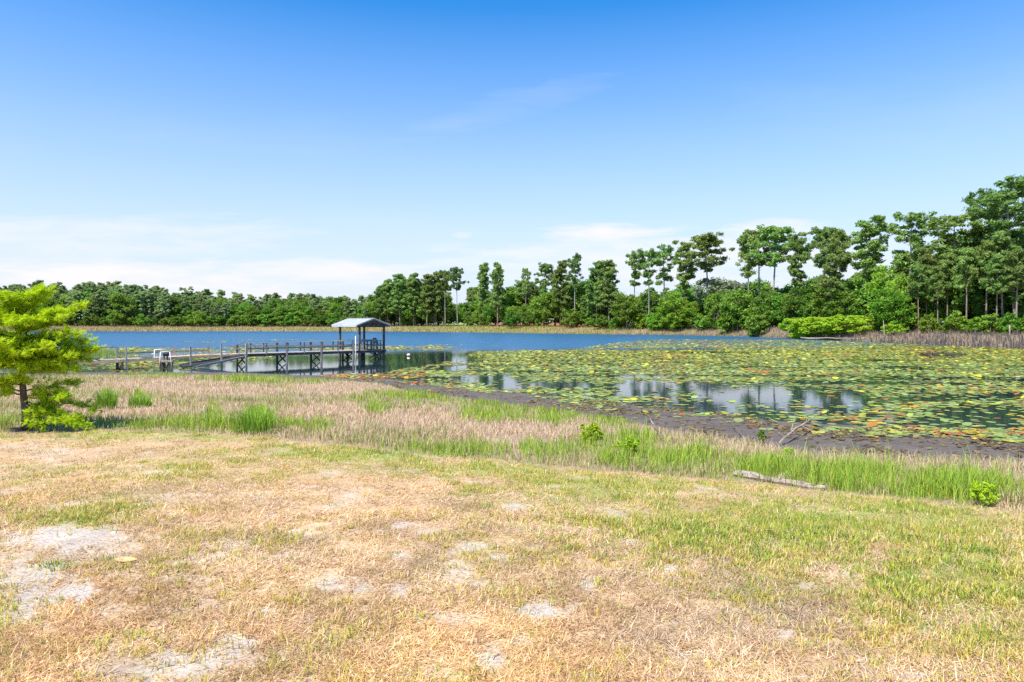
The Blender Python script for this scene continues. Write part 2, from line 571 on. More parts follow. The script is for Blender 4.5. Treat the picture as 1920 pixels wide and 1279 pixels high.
# green growth on the lawn
LAWN_GREEN = [(1500, 985, 420, 75, 1.0), (1800, 1080, 230, 90, .9), (1150, 915, 300, 35, .9), (700, 852, 340, 20, .95), (360, 815, 400, 14, .8),
              (1880, 1180, 120, 60, .55), (500, 870, 130, 30, .45), (120, 975, 110, 22, .5), (330, 880, 160, 22, .5), (60, 880, 90, 16, .4),
              (1650, 960, 300, 40, .9), (900, 880, 250, 20, .8), (230, 950, 60, 20, .3), (1450, 1100, 120, 40, .35)]
# tall growth: class t = dead tan, g = bright green, o = olive
MEADOW = [(300, 728, 190, 16, 't', 1.2), (620, 728, 110, 14, 't', 1.2), (470, 735, 90, 8, 't', 1.0), (260, 768, 110, 14, 't', .9), (430, 770, 70, 12, 't', .7),
          (800, 790, 110, 14, 't', 1.1), (980, 812, 130, 22, 't', 1.5), (600, 775, 90, 16, 't', .8), (1350, 842, 80, 14, 't', .9),
          (1680, 860, 170, 18, 't', 1.3), (1880, 862, 120, 22, 't', 1.3), (1460, 850, 60, 18, 't', .9), (370, 695, 40, 8, 't', 1.4),
          (650, 795, 50, 12, 't', .7), (150, 770, 60, 20, 't', .8), (60, 740, 80, 14, 't', .9), (700, 712, 26, 5, 't', .8),
          (300, 705, 70, 5, 'g', 1.1), (470, 714, 110, 7, 'g', 1.4), (590, 718, 60, 5, 'g', .9), (780, 748, 90, 15, 'g', 1.5), (920, 772, 75, 16, 'g', 1.7),
          (1050, 775, 70, 14, 'g', 1.3), (1160, 790, 60, 12, 'g', .9), (700, 760, 30, 14, 'g', 1.0), (480, 790, 26, 16, 'g', 1.5), (400, 775, 20, 14, 'g', .9),
          (1280, 790, 40, 10, 'g', 1.0), (1190, 840, 36, 22, 'g', 1.2), (1110, 830, 36, 20, 'g', 1.2), (600, 800, 50, 14, 'g', .8),
          (1600, 905, 120, 22, 'g', 1.0), (1440, 885, 90, 18, 'g', .9), (1800, 925, 140, 22, 'g', 1.0), (900, 850, 260, 14, 'g', .9),
          (1250, 865, 140, 18, 'g', 1.2), (400, 803, 200, 10, 'g', 1.0), (90, 803, 120, 10, 'g', .8), (200, 748, 14, 9, 'g', 2.0), (260, 747, 14, 7, 'g', 1.8)]


def blobs(px, py, lst, jig=0.35, seed=40):
    nx = (fbm(px * 0.02, py * 0.04, seed, 3) - 0.5) * 2
    ny = (fbm(px * 0.055, py * 0.11, seed + 5, 3) - 0.5) * 2
    out = np.zeros_like(px)
    for b in lst:
        r = np.sqrt(((px - b[0]) / b[2]) ** 2 + ((py - b[1]) / b[3]) ** 2)
        v = np.clip(1.25 - r + jig * (nx + ny) * 1.2, 0, 1) * b[4]
        out = np.maximum(out, v)
    return out


def masks(X, Y, Z):
    """sand, lawn green, meadow (0 lawn .. 1 tall growth), tan, green for places on the near bank"""
    px, py = to_px(X, Y, Z)
    edge = np.interp(px, E_PX, E_PY) + 7 * (fbm(px * 0.012, px * 0 + 3.3, 71, 3) - 0.5)
    mead = sstep(2.5, -3.5, py - edge)
    sand = blobs(px, py, SAND, 0.55, 43) * (1 - mead)
    sand = np.maximum(sand, 0.5 * sstep(0.66, 0.80, fbm(X * 2.3, Y * 2.3, 91, 4)) * (1 - mead))
    lg = blobs(px, py, LAWN_GREEN, 0.35, 47)
    lg = np.clip(lg + 0.55 * (fbm(X * 1.3, Y * 1.3, 95, 4) - 0.47), 0, 1) * (1 - mead)
    tn = blobs(px, py, [(b[0], b[1], b[2], b[3], b[5]) for b in MEADOW if b[4] == 't'], 0.4, 51)
    gn = blobs(px, py, [(b[0], b[1], b[2], b[3], b[5]) for b in MEADOW if b[4] == 'g'], 0.4, 57)
    nn = fbm(X * 0.5, Y * 0.5, 61, 4)
    tn = tn + 0.9 * (nn - 0.5) + 0.35
    gn = gn + 0.9 * (fbm(X * 0.5, Y * 0.5, 67, 4) - 0.5) + 0.30
    return px, py, sand, lg, mead, tn, gn


C_STRAW = np.array([.50, .33, .185]); C_STRAW2 = np.array([.62, .44, .26]); C_SAND = np.array([.53, .465, .40])
C_SOIL = np.array([.27, .19, .125]); C_GREEN = np.array([.22, .32, .040]); C_MUD = np.array([.125, .104, .086])
C_TAN = np.array([.56, .42, .29]); C_REED = np.array([.36, .27, .17])


# ------------------------------------------------------------------ the ground: one sheet out to the horizon
def build_ground():
    us = np.concatenate([-np.geomspace(400, 1.15, 26), np.linspace(-1.1, -0.82, 22), np.linspace(-0.81, 0.81, 300), np.linspace(0.82, 1.1, 22), np.geomspace(1.15, 400, 26)])
    ys = np.concatenate([np.geomspace(0.6, 2.4, 16)[:-1], np.geomspace(2.4, 14, 150)[:-1], np.geomspace(14, 60, 130)[:-1], np.geomspace(60, 420, 130)[:-1], np.geomspace(420, 6000, 30)])
    back = np.array([-400, -120, -40, -14, -5, -1.5, 0.0])
    Y = np.concatenate([back, ys])
    sc = np.where(Y < 0.6, 0.6 + (0.6 - Y), Y)
    UU, YY = np.meshgrid(us, Y)
    XX = np.clip(UU * sc[:, None], -7000, 7000)
    ZZ = ground_z(XX, YY)
    X = XX.ravel(); Yf = YY.ravel(); Z = ZZ.ravel()
    px, py, sand, lg, mead, tn, gn = masks(X, Yf, Z)
    u = np.clip(X / np.maximum(Yf, .6), -1.06, 1.05)
    S = itp(S_T, u); Mm = itp(M_T, u); F = itp(F_T, u); D = itp(D_T, u)
    n = fbm(X * 1.1, Yf * 1.1, 31, 4)[:, None]
    col = C_STRAW * (1 - n) + C_STRAW2 * n
    k = lg[:, None] * 0.8
    col = col * (1 - k) + (C_GREEN * 0.9 + C_STRAW * 0.15) * k
    k = np.clip(sand, 0, 1)[:, None]
    col = col * (1 - k) + C_SAND * k
    dark = sstep(0.62, 0.75, fbm(X * 1.7, Yf * 1.7, 77, 4))[:, None] * 0.3
    col = col * (1 - dark) + C_SOIL * dark
    k = mead[:, None] * 0.9
    col = col * (1 - k) + (0.6 * C_SOIL + 0.4 * C_TAN * 0.8) * k
    k = (.85 * blobs(px, py, [(55, 806, 80, 9, 1.0)], .3, 88))[:, None]
    col = col * (1 - k) + np.array([.17, .105, .06]) * k            # mulch under the sapling
    mud = sstep(-1.0, 0.6, (Yf - Mm) + 1.2 * (fbm(X * .7, Yf * .7, 81, 3) - .5))
    k = (mud * (Yf < F))[:, None]
    mc = C_MUD * (0.75 + 0.5 * fbm(X * 2.1, Yf * 2.1, 83, 3))[:, None]
    col = col * (1 - k) + mc * k
    wet = mud * (Yf < S + 1)
    farm = (Yf > F)[:, None]
    reed = C_REED * (0.8 + 0.4 * n)
    ux = 960 + u * FOC
    kk = (sstep(860, 960, ux) * sstep(1200, 1120, ux))[:, None]
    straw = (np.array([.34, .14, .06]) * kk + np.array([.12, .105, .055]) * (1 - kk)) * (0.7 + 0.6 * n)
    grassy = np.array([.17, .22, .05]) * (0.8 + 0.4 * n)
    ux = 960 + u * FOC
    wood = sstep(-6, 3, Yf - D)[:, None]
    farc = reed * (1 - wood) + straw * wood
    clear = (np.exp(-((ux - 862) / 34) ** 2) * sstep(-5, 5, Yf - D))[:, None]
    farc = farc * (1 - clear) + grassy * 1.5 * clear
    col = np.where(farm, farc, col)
    nu = len(us); ny = len(Y)
    idx = np.arange(nu * ny).reshape(ny, nu)
    f = np.stack([idx[:-1, :-1], idx[:-1, 1:], idx[1:, 1:], idx[1:, :-1]], -1).reshape(-1, 4)
    me = new_mesh('ground', np.stack([X, Yf, Z], 1), f, np.clip(col, 0, 1), True)
    a = me.attributes.new('wet', 'FLOAT', 'POINT')
    a.data.foreach_set('value', wet.astype(np.float32))
    o = link('ground', me, M['ground'])
    tag(o, 'dry lawn, meadow bank, mud shore and far banks in one terrain', None, None, 'structure')


build_ground()

# the lake: a level sheet that the banks rise out of
lake = MB().add([(-900, 12, 0), (900, 12, 0), (900, 420, 0), (-900, 420, 0)], [[0, 1, 2, 3]]).build('lake_water', M['water'])
tag(lake, 'blue lake water with calm reflections near the bank', None, None, 'structure')


# ------------------------------------------------------------------ grass
def blades(P, h, w, yaw, lean, col, seg=2, tipcol=None):
    """P (N,3) roots; returns verts, faces (tris), colours; seg 1 = one triangle, 2 = bent blade of three triangles"""
    N = len(P)
    dx = np.cos(yaw); dy = np.sin(yaw)             # direction of lean
    sx = -dy; sy = dx
    z0 = np.zeros(N)
    side = np.stack([sx * w / 2, sy * w / 2, z0], 1)
    up = lambda k, l: np.stack([dx * h * l, dy * h * l, h * k], 1)
    ln = np.clip(lean, 0, 1.5)
    top = up(np.sqrt(np.maximum(0.02, 1 - np.minimum(ln, .99) ** 2)), ln)
    if seg == 1:
        v = np.stack([P - side, P + side, P + top], 1).reshape(-1, 3)
        f = np.arange(N * 3).reshape(N, 3)
        c = np.repeat(col, 3, 0)
    else:
        mid = up(0.58 * np.sqrt(np.maximum(.02, 1 - np.minimum(ln * .6, .99) ** 2)), 0.58 * ln * .55)
        v = np.stack([P - side, P + side, P + mid + side * .8, P + mid - side * .8, P + top], 1).reshape(-1, 3)
        b = (np.arange(N) * 5)[:, None]
        f = np.concatenate([b + [0, 1, 2], b + [0, 2, 3], b + [3, 2, 4]], 1).reshape(-1, 3)
        c = np.repeat(col, 5, 0)
    return v, f, c


def sample_bank(n, y0, y1, umax=0.80, power=1.0):
    """random places on the near bank, roughly even per picture area when power = 1"""
    r = rng.random(n)
    if power == 1.0:
        Y = 1 / (1 / y0 + r * (1 / y1 - 1 / y0))
    else:
        a = 1 - power
        Y = (y0 ** a + r * (y1 ** a - y0 ** a)) ** (1 / a)
    u = rng.uniform(-umax, umax, n)
    return u * Y, Y


def stuff(name, parts, label, mat):
    V = []; F = []; C = []; n = 0
    for v, f, c in parts:
        V.append(v); F.append(f + n); C.append(c); n += len(v)
    me = new_mesh(name, np.concatenate(V), np.concatenate(F), np.clip(np.concatenate(C), 0, 1))
    o = link(name, me, mat)
    return tag(o, label, 'grass', None, 'stuff')


def pick(colors, r):
    return np.array(colors)[(r * len(colors)).astype(int) % len(colors)]


STRAWS = [(.68, .48, .26), (.56, .37, .19), (.78, .60, .37), (.46, .29, .15), (.66, .50, .31), (.72, .52, .24), (.36, .23, .13), (.82, .66, .44)]
GREENS = [(.30, .41, .04), (.40, .48, .05), (.22, .36, .04), (.50, .52, .07), (.34, .40, .06), (.18, .31, .05)]
YELLOWS = [(.60, .46, .10), (.56, .50, .11), (.66, .50, .16), (.48, .45, .09)]


def build_lawn():
    # flat straw and clippings
    N = 400000
    X, Y = sample_bank(N, 2.5, 15, 0.80, 1.35)
    Z = ground_z(X, Y)
    px, py, sand, lg, mead, tn, gn = masks(X, Y, Z)
    dens = fbm(X * 3.1, Y * 3.1, 131, 3)
    keep = (rng.random(N) > np.clip(sand * 1.25, 0, .93)) & (mead < 0.6) & (rng.random(N) < np.clip(2.6 * (dens - .22), .12, 1))
    X, Y, Z, lg = X[keep], Y[keep], Z[keep], lg[keep]; N = len(X)
    P = np.stack([X, Y, Z + rng.uniform(0.001, 0.012, N)], 1)
    h = rng.uniform(0.025, 0.105, N) * (1 + 0.03 * Y) * rng.uniform(.5, 1, N)
    w = rng.uniform(0.0026, 0.0062, N) * (0.75 + 0.11 * Y)
    tone = fbm(X * 1.9, Y * 1.9, 133, 4)
    tone2 = fbm(X * .8, Y * .8, 135, 3)
    col = pick(STRAWS, rng.random(N)) * rng.uniform(.62, 1.18, (N, 1)) * np.clip(.55 + .95 * tone, .5, 1.3)[:, None]
    col = col * (1 + (tone2 - .5)[:, None] * np.array([.25, .0, -.45])) * np.array([1.02, 1.0, 1.06])
    g = rng.random(N) < lg * 0.8
    col[g] = pick(YELLOWS + GREENS, rng.random(g.sum())) * rng.uniform(.7, 1.0, (g.sum(), 1))
    lean = np.where(rng.random(N) < 0.9, rng.uniform(0.955, 0.998, N), rng.uniform(0.5, 0.9, N))
    straw = blades(P, h, w, rng.uniform(0, 2 * np.pi, N), lean, col, 1)
    # standing tufts
    T = 62000
    X, Y = sample_bank(T, 2.5, 15, 0.80, 1.25)
    Z = ground_z(X, Y)
    px, py, sand, lg, mead, tn, gn = masks(X, Y, Z)
    cl = fbm(X * 2.2, Y * 2.2, 137, 4)
    p = (0.09 + 1.35 * lg) * np.clip(5.0 * (cl - .36), .05, 1.8) * (1 - 0.75 * np.clip(sand, 0, 1))
    keep = (rng.random(T) < p) & (mead < 0.7)
    X, Y, Z, lg = X[keep], Y[keep], Z[keep], lg[keep]; T = len(X)
    nb = rng.integers(6, 16, T)
    i = np.repeat(np.arange(T), nb); N = len(i)
    sp = rng.normal(0, 0.022, (N, 2)) * (1 + 0.06 * Y[i])[:, None]
    P = np.stack([X[i] + sp[:, 0], Y[i] + sp[:, 1], Z[i] - 0.004], 1)
    th = rng.uniform(0.028, 0.075, T) * (0.75 + 0.5 * lg)
    big = rng.random(T) < 0.03
    th[big] *= 1.7
    h = th[i] * rng.uniform(.6, 1.3, N)
    w = rng.uniform(0.0032, 0.0066, N) * (0.75 + 0.09 * Y[i])
    tc = np.where((rng.random(T) < (0.10 + 0.75 * lg))[:, None], pick(GREENS, rng.random(T)), pick(YELLOWS, rng.random(T)))
    col = tc[i] * rng.uniform(.7, 1.15, (N, 1))
    dry = rng.random(N) < 0.20
    col[dry] = pick(STRAWS, rng.random(dry.sum()))
    yaw = rng.uniform(0, 2 * np.pi, N); ln = rng.uniform(0.3, 0.97, N)
    nr = Y[i] < 6.5
    tuft = blades(P[nr], h[nr], w[nr], yaw[nr], ln[nr], col[nr], 2)
    tuft2 = blades(P[~nr], h[~nr], w[~nr] * 1.15, yaw[~nr], ln[~nr], col[~nr], 1)
    stuff('lawn_grass', [straw, tuft, tuft2], 'sparse sunburnt lawn grass with straw and green tufts around bare sand', M['blade'])
    return len(straw[1]) + len(tuft[1])


def build_meadow():
    N = 300000
    X, Y = sample_bank(N, 7.0, 53, 0.86, 1.15)
    u = X / Y
    Z = ground_z(X, Y)
    px, py, sand, lg, mead, tn, gn = masks(X, Y, Z)
    Mm = itp(M_T, u)
    dm = Mm - Y + 1.6 * (fbm(X * .6, Y * .6, 141, 3) - .5)
    patch = fbm(X * 0.9, Y * 0.9, 143, 4)
    keep = (mead > rng.random(N) * 0.9 + 0.05) & (rng.random(N) < sstep(-0.4, 1.6, dm)) & (rng.random(N) > .9 * blobs(px, py, [(55, 806, 80, 9, 1.0)], .3, 88)) & (rng.random(N) < np.clip(2.6 * (patch - .22), .12, 1))
    X, Y, Z, tn, gn, px, py, dm, patch = [a[keep] for a in (X, Y, Z, tn, gn, px, py, dm, patch)]
    N = len(X)
    r = rng.random(N)
    wt = np.clip(tn, .05, 3) ** 3.2; edge = np.interp(px, E_PX, E_PY)
    low = sstep(60, 15, edge - py) * sstep(900, 1300, px)       # the green strip just above the lawn on the right
    wg = np.clip(gn, .05, 3) ** 3.2 * 1.15 * (np.interp(px, [1000, 1350], [1, .25]) + low * .42)
    s = wt + wg + 0.12
    cls = np.where(r < wg / s, 1, np.where(r < (wg + wt) / s, 0, 2))     # 0 tan, 1 green, 2 olive
    TAN = [(.66, .48, .34), (.74, .57, .42), (.58, .41, .29), (.68, .47, .34), (.52, .40, .26)]
    GRN = [(.25, .42, .04), (.34, .46, .05), (.20, .36, .04), (.42, .49, .07), (.32, .40, .08)]
    OLV = [(.36, .36, .12), (.46, .42, .19), (.30, .31, .10), (.54, .45, .26), (.34, .30, .17)]
    col = np.where((cls == 0)[:, None], pick(TAN, rng.random(N)), np.where((cls == 1)[:, None], pick(GRN, rng.random(N)), pick(OLV, rng.random(N))))
    col = col * rng.uniform(.72, 1.15, (N, 1))
    hh = 0.19 + 0.09 * sstep(1050, 1500, px) * np.clip(3 * (patch - .3), 0.2, 1.4) + 0.10 * (patch - 0.4)
    hh = hh * (0.75 + 0.5 * (cls == 1) * np.clip(gn, 0, 1.4)) * rng.uniform(.55, 1.35, N)
    hh = hh * (np.interp(px, [1200, 1450], [.45, .8]) + np.interp(px, [1200, 1450], [.55, .2]) * sstep(0.0, 2.5, dm)) * (0.8 + 0.012 * Y) * (.45 + .55 * sstep(0, 9, edge - py))
    tall = rng.random(N) < np.interp(px, [900, 1400], [.010, .03])
    hh[tall] *= 1.8
    w = rng.uniform(0.006, 0.011, N) * (0.55 + 0.048 * Y)
    lean = np.where(cls == 0, rng.uniform(0.35, 0.99, N), rng.uniform(0.08, 0.75, N))
    P = np.stack([X, Y, Z - 0.01], 1)
    la = on_ground(1374, 895); lb = on_ground(1550, 923)           # grass is short around the rotten log
    tt = np.clip(((X - la.x) * (lb.x - la.x) + (Y - la.y) * (lb.y - la.y)) / ((lb.x - la.x) ** 2 + (lb.y - la.y) ** 2), 0, 1)
    dl = np.hypot(X - la.x - tt * (lb.x - la.x), Y - la.y - tt * (lb.y - la.y))
    hh = np.where((dl < .45) & (Y < la.y + tt * (lb.y - la.y) + .05), .035 * rng.uniform(.5, 1.5, N), hh)
    b = blades(P, hh, w, rng.uniform(0, 2 * np.pi, N), lean, col, 2)
    # tall dry stalks along the mud on the right
    n2 = 5200
    u2 = rng.uniform(.16, .84, n2)
    Y2 = itp(M_T, u2) - .3 - np.abs(rng.normal(0, 2.2, n2)); X2 = u2 * Y2
    k2 = rng.random(n2) < np.clip(3.2 * (fbm(X2 * .55, Y2 * .55, 147, 4) - .34), 0, 1) * np.interp(u2, [.16, .35], [.35, 1])
    X2, Y2 = X2[k2], Y2[k2]; n2 = len(X2)
    c2 = pick([(.66, .52, .37), (.74, .60, .44), (.50, .38, .27), (.42, .33, .25), (.44, .46, .16)], rng.random(n2)) * rng.uniform(.75, 1.15, (n2, 1))
    b2 = blades(np.stack([X2, Y2, ground_z(X2, Y2) - .01], 1), rng.uniform(.12, .40, n2), rng.uniform(.006, .012, n2), rng.uniform(0, 6.28, n2), rng.uniform(.05, .75, n2), c2, 2)
    stuff('meadow_grass', [b, b2], 'tall uncut tan and green grass sloping down to the lake', M['blade'])
    return len(b[1])


def build_far_reeds():
    N = 60000
    u = rng.uniform(-0.86, 0.86, N)
    F = itp(F_T, u); D = itp(D_T, u)
    t = rng.random(N) ** 1.3
    Y = F - 1.5 + (D - F + 2) * t
    X = u * Y
    Z = np.maximum(ground_z(X, Y), -0.05)
    px = 960 + u * FOC
    patch = fbm(X * 0.05, Y * 0.12, 151, 4)
    h = rng.uniform(0.35, 1.0, N) * (0.7 + 0.6 * patch) * np.interp(px, [0, 700, 1150, 1500, 1920], [1.3, 1.0, 1.1, 1.0, .9])
    w = rng.uniform(0.05, 0.12, N) * np.interp(Y, [90, 300], [.6, 1.7])
    TAN = [(.46, .34, .21), (.52, .36, .20), (.40, .30, .20), (.44, .33, .24), (.36, .29, .15)]
    GRN = [(.26, .32, .05), (.34, .36, .08), (.20, .28, .05), (.42, .38, .08)]
    g = rng.random(N) < np.interp(px, [0, 500, 600, 1000, 1150, 1400, 1500, 1920], [.25, .5, .9, 1.0, .8, .7, .3, .15]) * 1.5 * patch
    col = np.where(g[:, None], pick(GRN, rng.random(N)), pick(TAN, rng.random(N))) * rng.uniform(.75, 1.15, (N, 1))
    gr = (px > 1150) & (rng.random(N) < np.interp(px, [1150, 1500], [.3, .7]))
    col[gr] = pick([(.34, .28, .24), (.26, .215, .19), (.42, .34, .28)], rng.random(gr.sum()))
    b = blades(np.stack([X, Y, Z], 1), h, w, rng.uniform(0, 2 * np.pi, N), rng.uniform(.05, .7, N), col, 1)
    o = stuff('shore_reeds', [b], 'tan and green reeds fringing the far lake shore', M['blade'])
    o['category'] = 'reeds'


def build_reed_patch():
    n = 2600
    px = rng.normal(185, 38, n); py = 664 + rng.normal(0, 2.6, n)
    d = EYE * FOC / (py - HOR); X = (px - 960) / FOC * d
    col = pick([(.24, .36, .05), (.32, .42, .07), (.19, .30, .05), (.44, .42, .16)], rng.random(n)) * rng.uniform(.8, 1.15, (n, 1))
    b = blades(np.stack([X, d, np.full(n, -.05)], 1), rng.uniform(.25, .62, n), rng.uniform(.02, .05, n), rng.uniform(0, 6.28, n), rng.uniform(.05, .5, n), col, 1)
    o = stuff('reed_patch', [b], 'low green reeds standing in the shallows behind the old boardwalk', M['blade'])
    o['category'] = 'reeds'


build_reed_patch()
build_lawn()
build_meadow()
build_far_reeds()


# ------------------------------------------------------------------ trees
def leaf_quads(C, R, n, size, flat=0.6, elong=1.6, shell=0.45, droop=0.0):
    """n leaf-sized faces in each ellipsoidal clump; C (K,3) centres, R (K,) radii"""
    K = len(C)
    i = np.repeat(np.arange(K), n); N = len(i)
    d = rng.normal(0, 1, (N, 3)); d /= np.linalg.norm(d, axis=1, keepdims=True)
    rr = (shell + (1 - shell) * rng.random(N)) * rng.uniform(.75, 1.12, N)
    p = C[i] + d * (R[i] * rr)[:, None] * np.array([1, 1, flat])
    nrm = d * 0.7 + rng.normal(0, .7, (N, 3)) + np.array([0, 0, .35])
    nrm /= np.linalg.norm(nrm, axis=1, keepdims=True)
    a = np.cross(nrm, rng.normal(0, 1, (N, 3))); a /= np.linalg.norm(a, axis=1, keepdims=True) + 1e-9
    b = np.cross(nrm, a)
    s = rng.uniform(.65, 1.3, N)[:, None] * size
    a = a * s * elong * .5; b = b * s * .5
    v = np.stack([p - a, p + b * .9 - a * .1, p + a, p - b], 1).reshape(-1, 3)
    f = np.arange(N * 4).reshape(N, 4)
    return v, f


def bend_path(a, b, n, amp):
    a = np.array(a, float); b = np.array(b, float)
    t = np.linspace(0, 1, n)[:, None]
    p = a + (b - a) * t
    off = np.cumsum(rng.normal(0, 1, (n, 3)), 0); off -= off[0] + (off[-1] - off[0]) * t
    return p + off * amp


def make_pine(H, cb, cr, nl, leafn, size, lean=0.02, prof='round', vine=False, clump=0.050):
    """tall pine: bare trunk, limbs in the upper part, needle clumps at the limb ends"""
    mb = MB()
    top = np.array([rng.normal(0, lean) * H, rng.normal(0, lean) * H, H * 0.97])
    tp = bend_path((0, 0, -0.3), top, 8, 0.012 * H / 8)
    r0 = 0.0125 * H
    mb.tube(tp, list(np.linspace(r0, r0 * .28, 8) * np.array([1.25] + [1] * 7)), 7)
    C = []; R = []
    for k in range(nl):
        s = (k + rng.random()) / nl
        z = cb + (1 - cb) * s * 0.96
        base = np.array([np.interp(z * H, tp[:, 2], tp[:, j]) for j in range(3)])
        pr = {'round': (0.55 + 0.62 * math.sin(math.pi * min(1, s * .78 + .12))) * (1.02 - .45 * s ** 3),
              'cone': 1.05 - .75 * s, 'flat': 0.45 + .65 * s - .28 * s ** 5, 'column': .85 - .4 * s ** 3}[prof]
        L = cr * H * pr * rng.uniform(.55, 1.12)
        az = k * 2.4 + rng.normal(0, .5)
        el = rng.uniform(.05, .55) + .3 * s
        tip = base + L * np.array([math.cos(az) * math.cos(el), math.sin(az) * math.cos(el), math.sin(el) * .8])
        lp = bend_path(base, tip, 5, L * .03)
        lp[2:, 2] += L * .04
        rl = r0 * .32 * (L / (cr * H)) * (1.05 - .5 * s)
        mb.tube(lp, list(np.linspace(rl, rl * .3, 5)), 4, False)
        for j in range(rng.integers(4, 8)):
            q = lp[-1] * 1.0 if j == 0 else lp[rng.integers(2, 5)] + rng.normal(0, .26, 3) * L * np.array([1, 1, .5])
            C.append(q + np.array([0, 0, .012 * H])); R.append(clump * H * rng.uniform(.55, 1.1))
    C.append(tp[-1]); R.append(clump * H * .9)
    if vine:
        for k in range(26):
            z = rng.uniform(.08, cb + .12)
            base = np.array([np.interp(z * H, tp[:, 2], tp[:, j]) for j in range(3)])
            C.append(base + rng.normal(0, .018, 3) * H); R.append(.045 * H * rng.uniform(.6, 1.2))
    # dead stubs below the crown
    for k in range(5):
        z = rng.uniform(cb * .6, cb) * H
        base = np.array([np.interp(z, tp[:, 2], tp[:, j]) for j in range(3)])
        az = rng.uniform(0, 6.28); L = rng.uniform(.03, .09) * H
        mb.tube([base, base + L * np.array([math.cos(az), math.sin(az), .15])], [r0 * .13, r0 * .05], 3, False)
    v, f = leaf_quads(np.array(C), np.array(R), leafn, size, .62, 2.7, .25)
    return new_mesh('trunk', mb.v, mb.f), new_mesh('crown', v, f)


def make_broad(H, cw, n, leafn, size, low=0.12, squash=1.0, clump=0.13, moss=False):
    """spreading broadleaf tree with an uneven crown of many leaf clumps"""
    mb = MB()
    r0 = .018 * H
    tp = bend_path((0, 0, -0.3), (rng.normal(0, .03) * H, rng.normal(0, .03) * H, .62 * H), 6, .015 * H / 4)
    mb.tube(tp, list(np.linspace(r0 * 1.2, r0 * .4, 6)), 7)
    C = []; R = []
    lob = rng.normal(0, 1, (7, 3)); lob /= np.linalg.norm(lob, axis=1, keepdims=True)
    la = rng.uniform(.0, .35, 7)
    for k in range(n):
        d = rng.normal(0, 1, 3); d /= np.linalg.norm(d)
        rad = .72 + sum(la[j] * max(0, d @ lob[j]) ** 3 for j in range(7)) + rng.uniform(-.22, .12)
        if rng.random() < .22:
            rad *= rng.uniform(.3, .8)
        zc = low + (1 - low) * .5
        q = np.array([d[0] * cw * rad, d[1] * cw * rad, zc + d[2] * (1 - low) * .5 * rad * squash]) * H
        if q[2] < low * H * .6:
            q[2] = low * H * rng.uniform(.6, 1.4)
        C.append(q); R.append(clump * H * rng.uniform(.6, 1.15))
        if k % 4 == 0:
            st = tp[rng.integers(2, 6)]
            lp = bend_path(st, q, 5, np.linalg.norm(q - st) * .05)
            mb.tube(lp, list(np.linspace(r0 * .32, r0 * .07, 5)), 4, False)
    v, f = leaf_quads(np.array(C), np.array(R), leafn, size, .72, 1.5, .35)
    if moss:
        Cm = np.array(C)[rng.integers(0, n, 40)] - np.array([0, 0, .05 * H])
        v2, f2 = leaf_quads(Cm, np.full(40, .05 * H), 24, size * 1.2, 2.2, 2.6, .1)
        f = np.concatenate([f, f2 + len(v)]); v = np.concatenate([v, v2])
    return new_mesh('trunk', mb.v, mb.f), new_mesh('crown', v, f)


def with_mats(pair, bark, leaf):
    pair[0].materials.append(M[bark]); pair[1].materials.append(M[leaf])
    pair[0].polygons.foreach_set('use_smooth', np.ones(len(pair[0].polygons), bool))
    return pair


TREES = {
    'pine_round': [with_mats(make_pine(24, .62, .19, 24, 70, .29), 'bark_grey', 'pine') for _ in range(4)],
    'pine_open': [with_mats(make_pine(24, .56, .19, 18, 62, .28, .03, 'flat'), 'bark_grey', 'pine') for _ in range(4)],
    'pine_full': [with_mats(make_pine(22, .28, .17, 40, 48, .36, .02, 'column'), 'bark', 'pine') for _ in range(4)],
    'pine_vine': [with_mats(make_pine(24, .45, .165, 22, 64, .31, .03, 'flat', True), 'bark_grey', 'pine') for _ in range(2)],
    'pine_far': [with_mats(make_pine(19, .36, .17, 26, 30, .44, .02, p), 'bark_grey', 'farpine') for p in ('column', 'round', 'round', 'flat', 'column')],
    'oak': [with_mats(make_broad(14, .40, 85, 75, .44), 'bark', 'broad') for _ in range(5)],
    'oak_tall': [with_mats(make_broad(18, .27, 85, 75, .46, .18), 'bark', 'broad') for _ in range(3)],
    'oak_moss': [with_mats(make_broad(15, .38, 70, 60, .42, .35, 1.0, .11, True), 'bark_grey', 'mossy') for _ in range(2)],
    'pine_tall': [with_mats(make_pine(22, .50, .16, 24, 62, .29, .02, 'round'), 'bark', 'pine') for _ in range(3)],
    'oak_fresh': [with_mats(make_broad(12, .42, 85, 75, .40, .06), 'bark', 'fresh') for _ in range(3)],
    'shrub': [with_mats(make_broad(4, .55, 45, 55, .26, .05, 1.0, .17), 'bark', 'broad') for _ in range(3)],
    'shrub_fresh': [with_mats(make_broad(4, .5, 55, 55, .24, .04, 1.0, .15), 'bark', 'fresh') for _ in range(3)],
    'shrub_bright': [with_mats(make_broad(3, .75, 110, 60, .17, .02, 1.0, .13), 'bark', 'bright') for _ in range(3)],
}
T_H = {'shrub_fresh': 4, 'pine_tall': 22, 'oak_fresh': 12, 'pine_round': 24, 'pine_open': 24, 'pine_full': 22, 'pine_vine': 24, 'pine_far': 19, 'oak': 14, 'oak_tall': 18, 'oak_moss': 15, 'shrub': 4, 'shrub_bright': 3}
T_NAME = {'shrub_fresh': 'shrub', 'pine_tall': 'pine_tree', 'oak_fresh': 'broadleaf_tree', 'pine_round': 'pine_tree', 'pine_open': 'pine_tree', 'pine_full': 'pine_tree', 'pine_vine': 'pine_tree', 'pine_far': 'pine_tree',
          'oak': 'broadleaf_tree', 'oak_tall': 'broadleaf_tree', 'oak_moss': 'broadleaf_tree', 'shrub': 'shrub', 'shrub_bright': 'shrub'}
T_CAT = {'pine_tree': 'pine tree', 'broadleaf_tree': 'tree', 'shrub': 'shrub'}


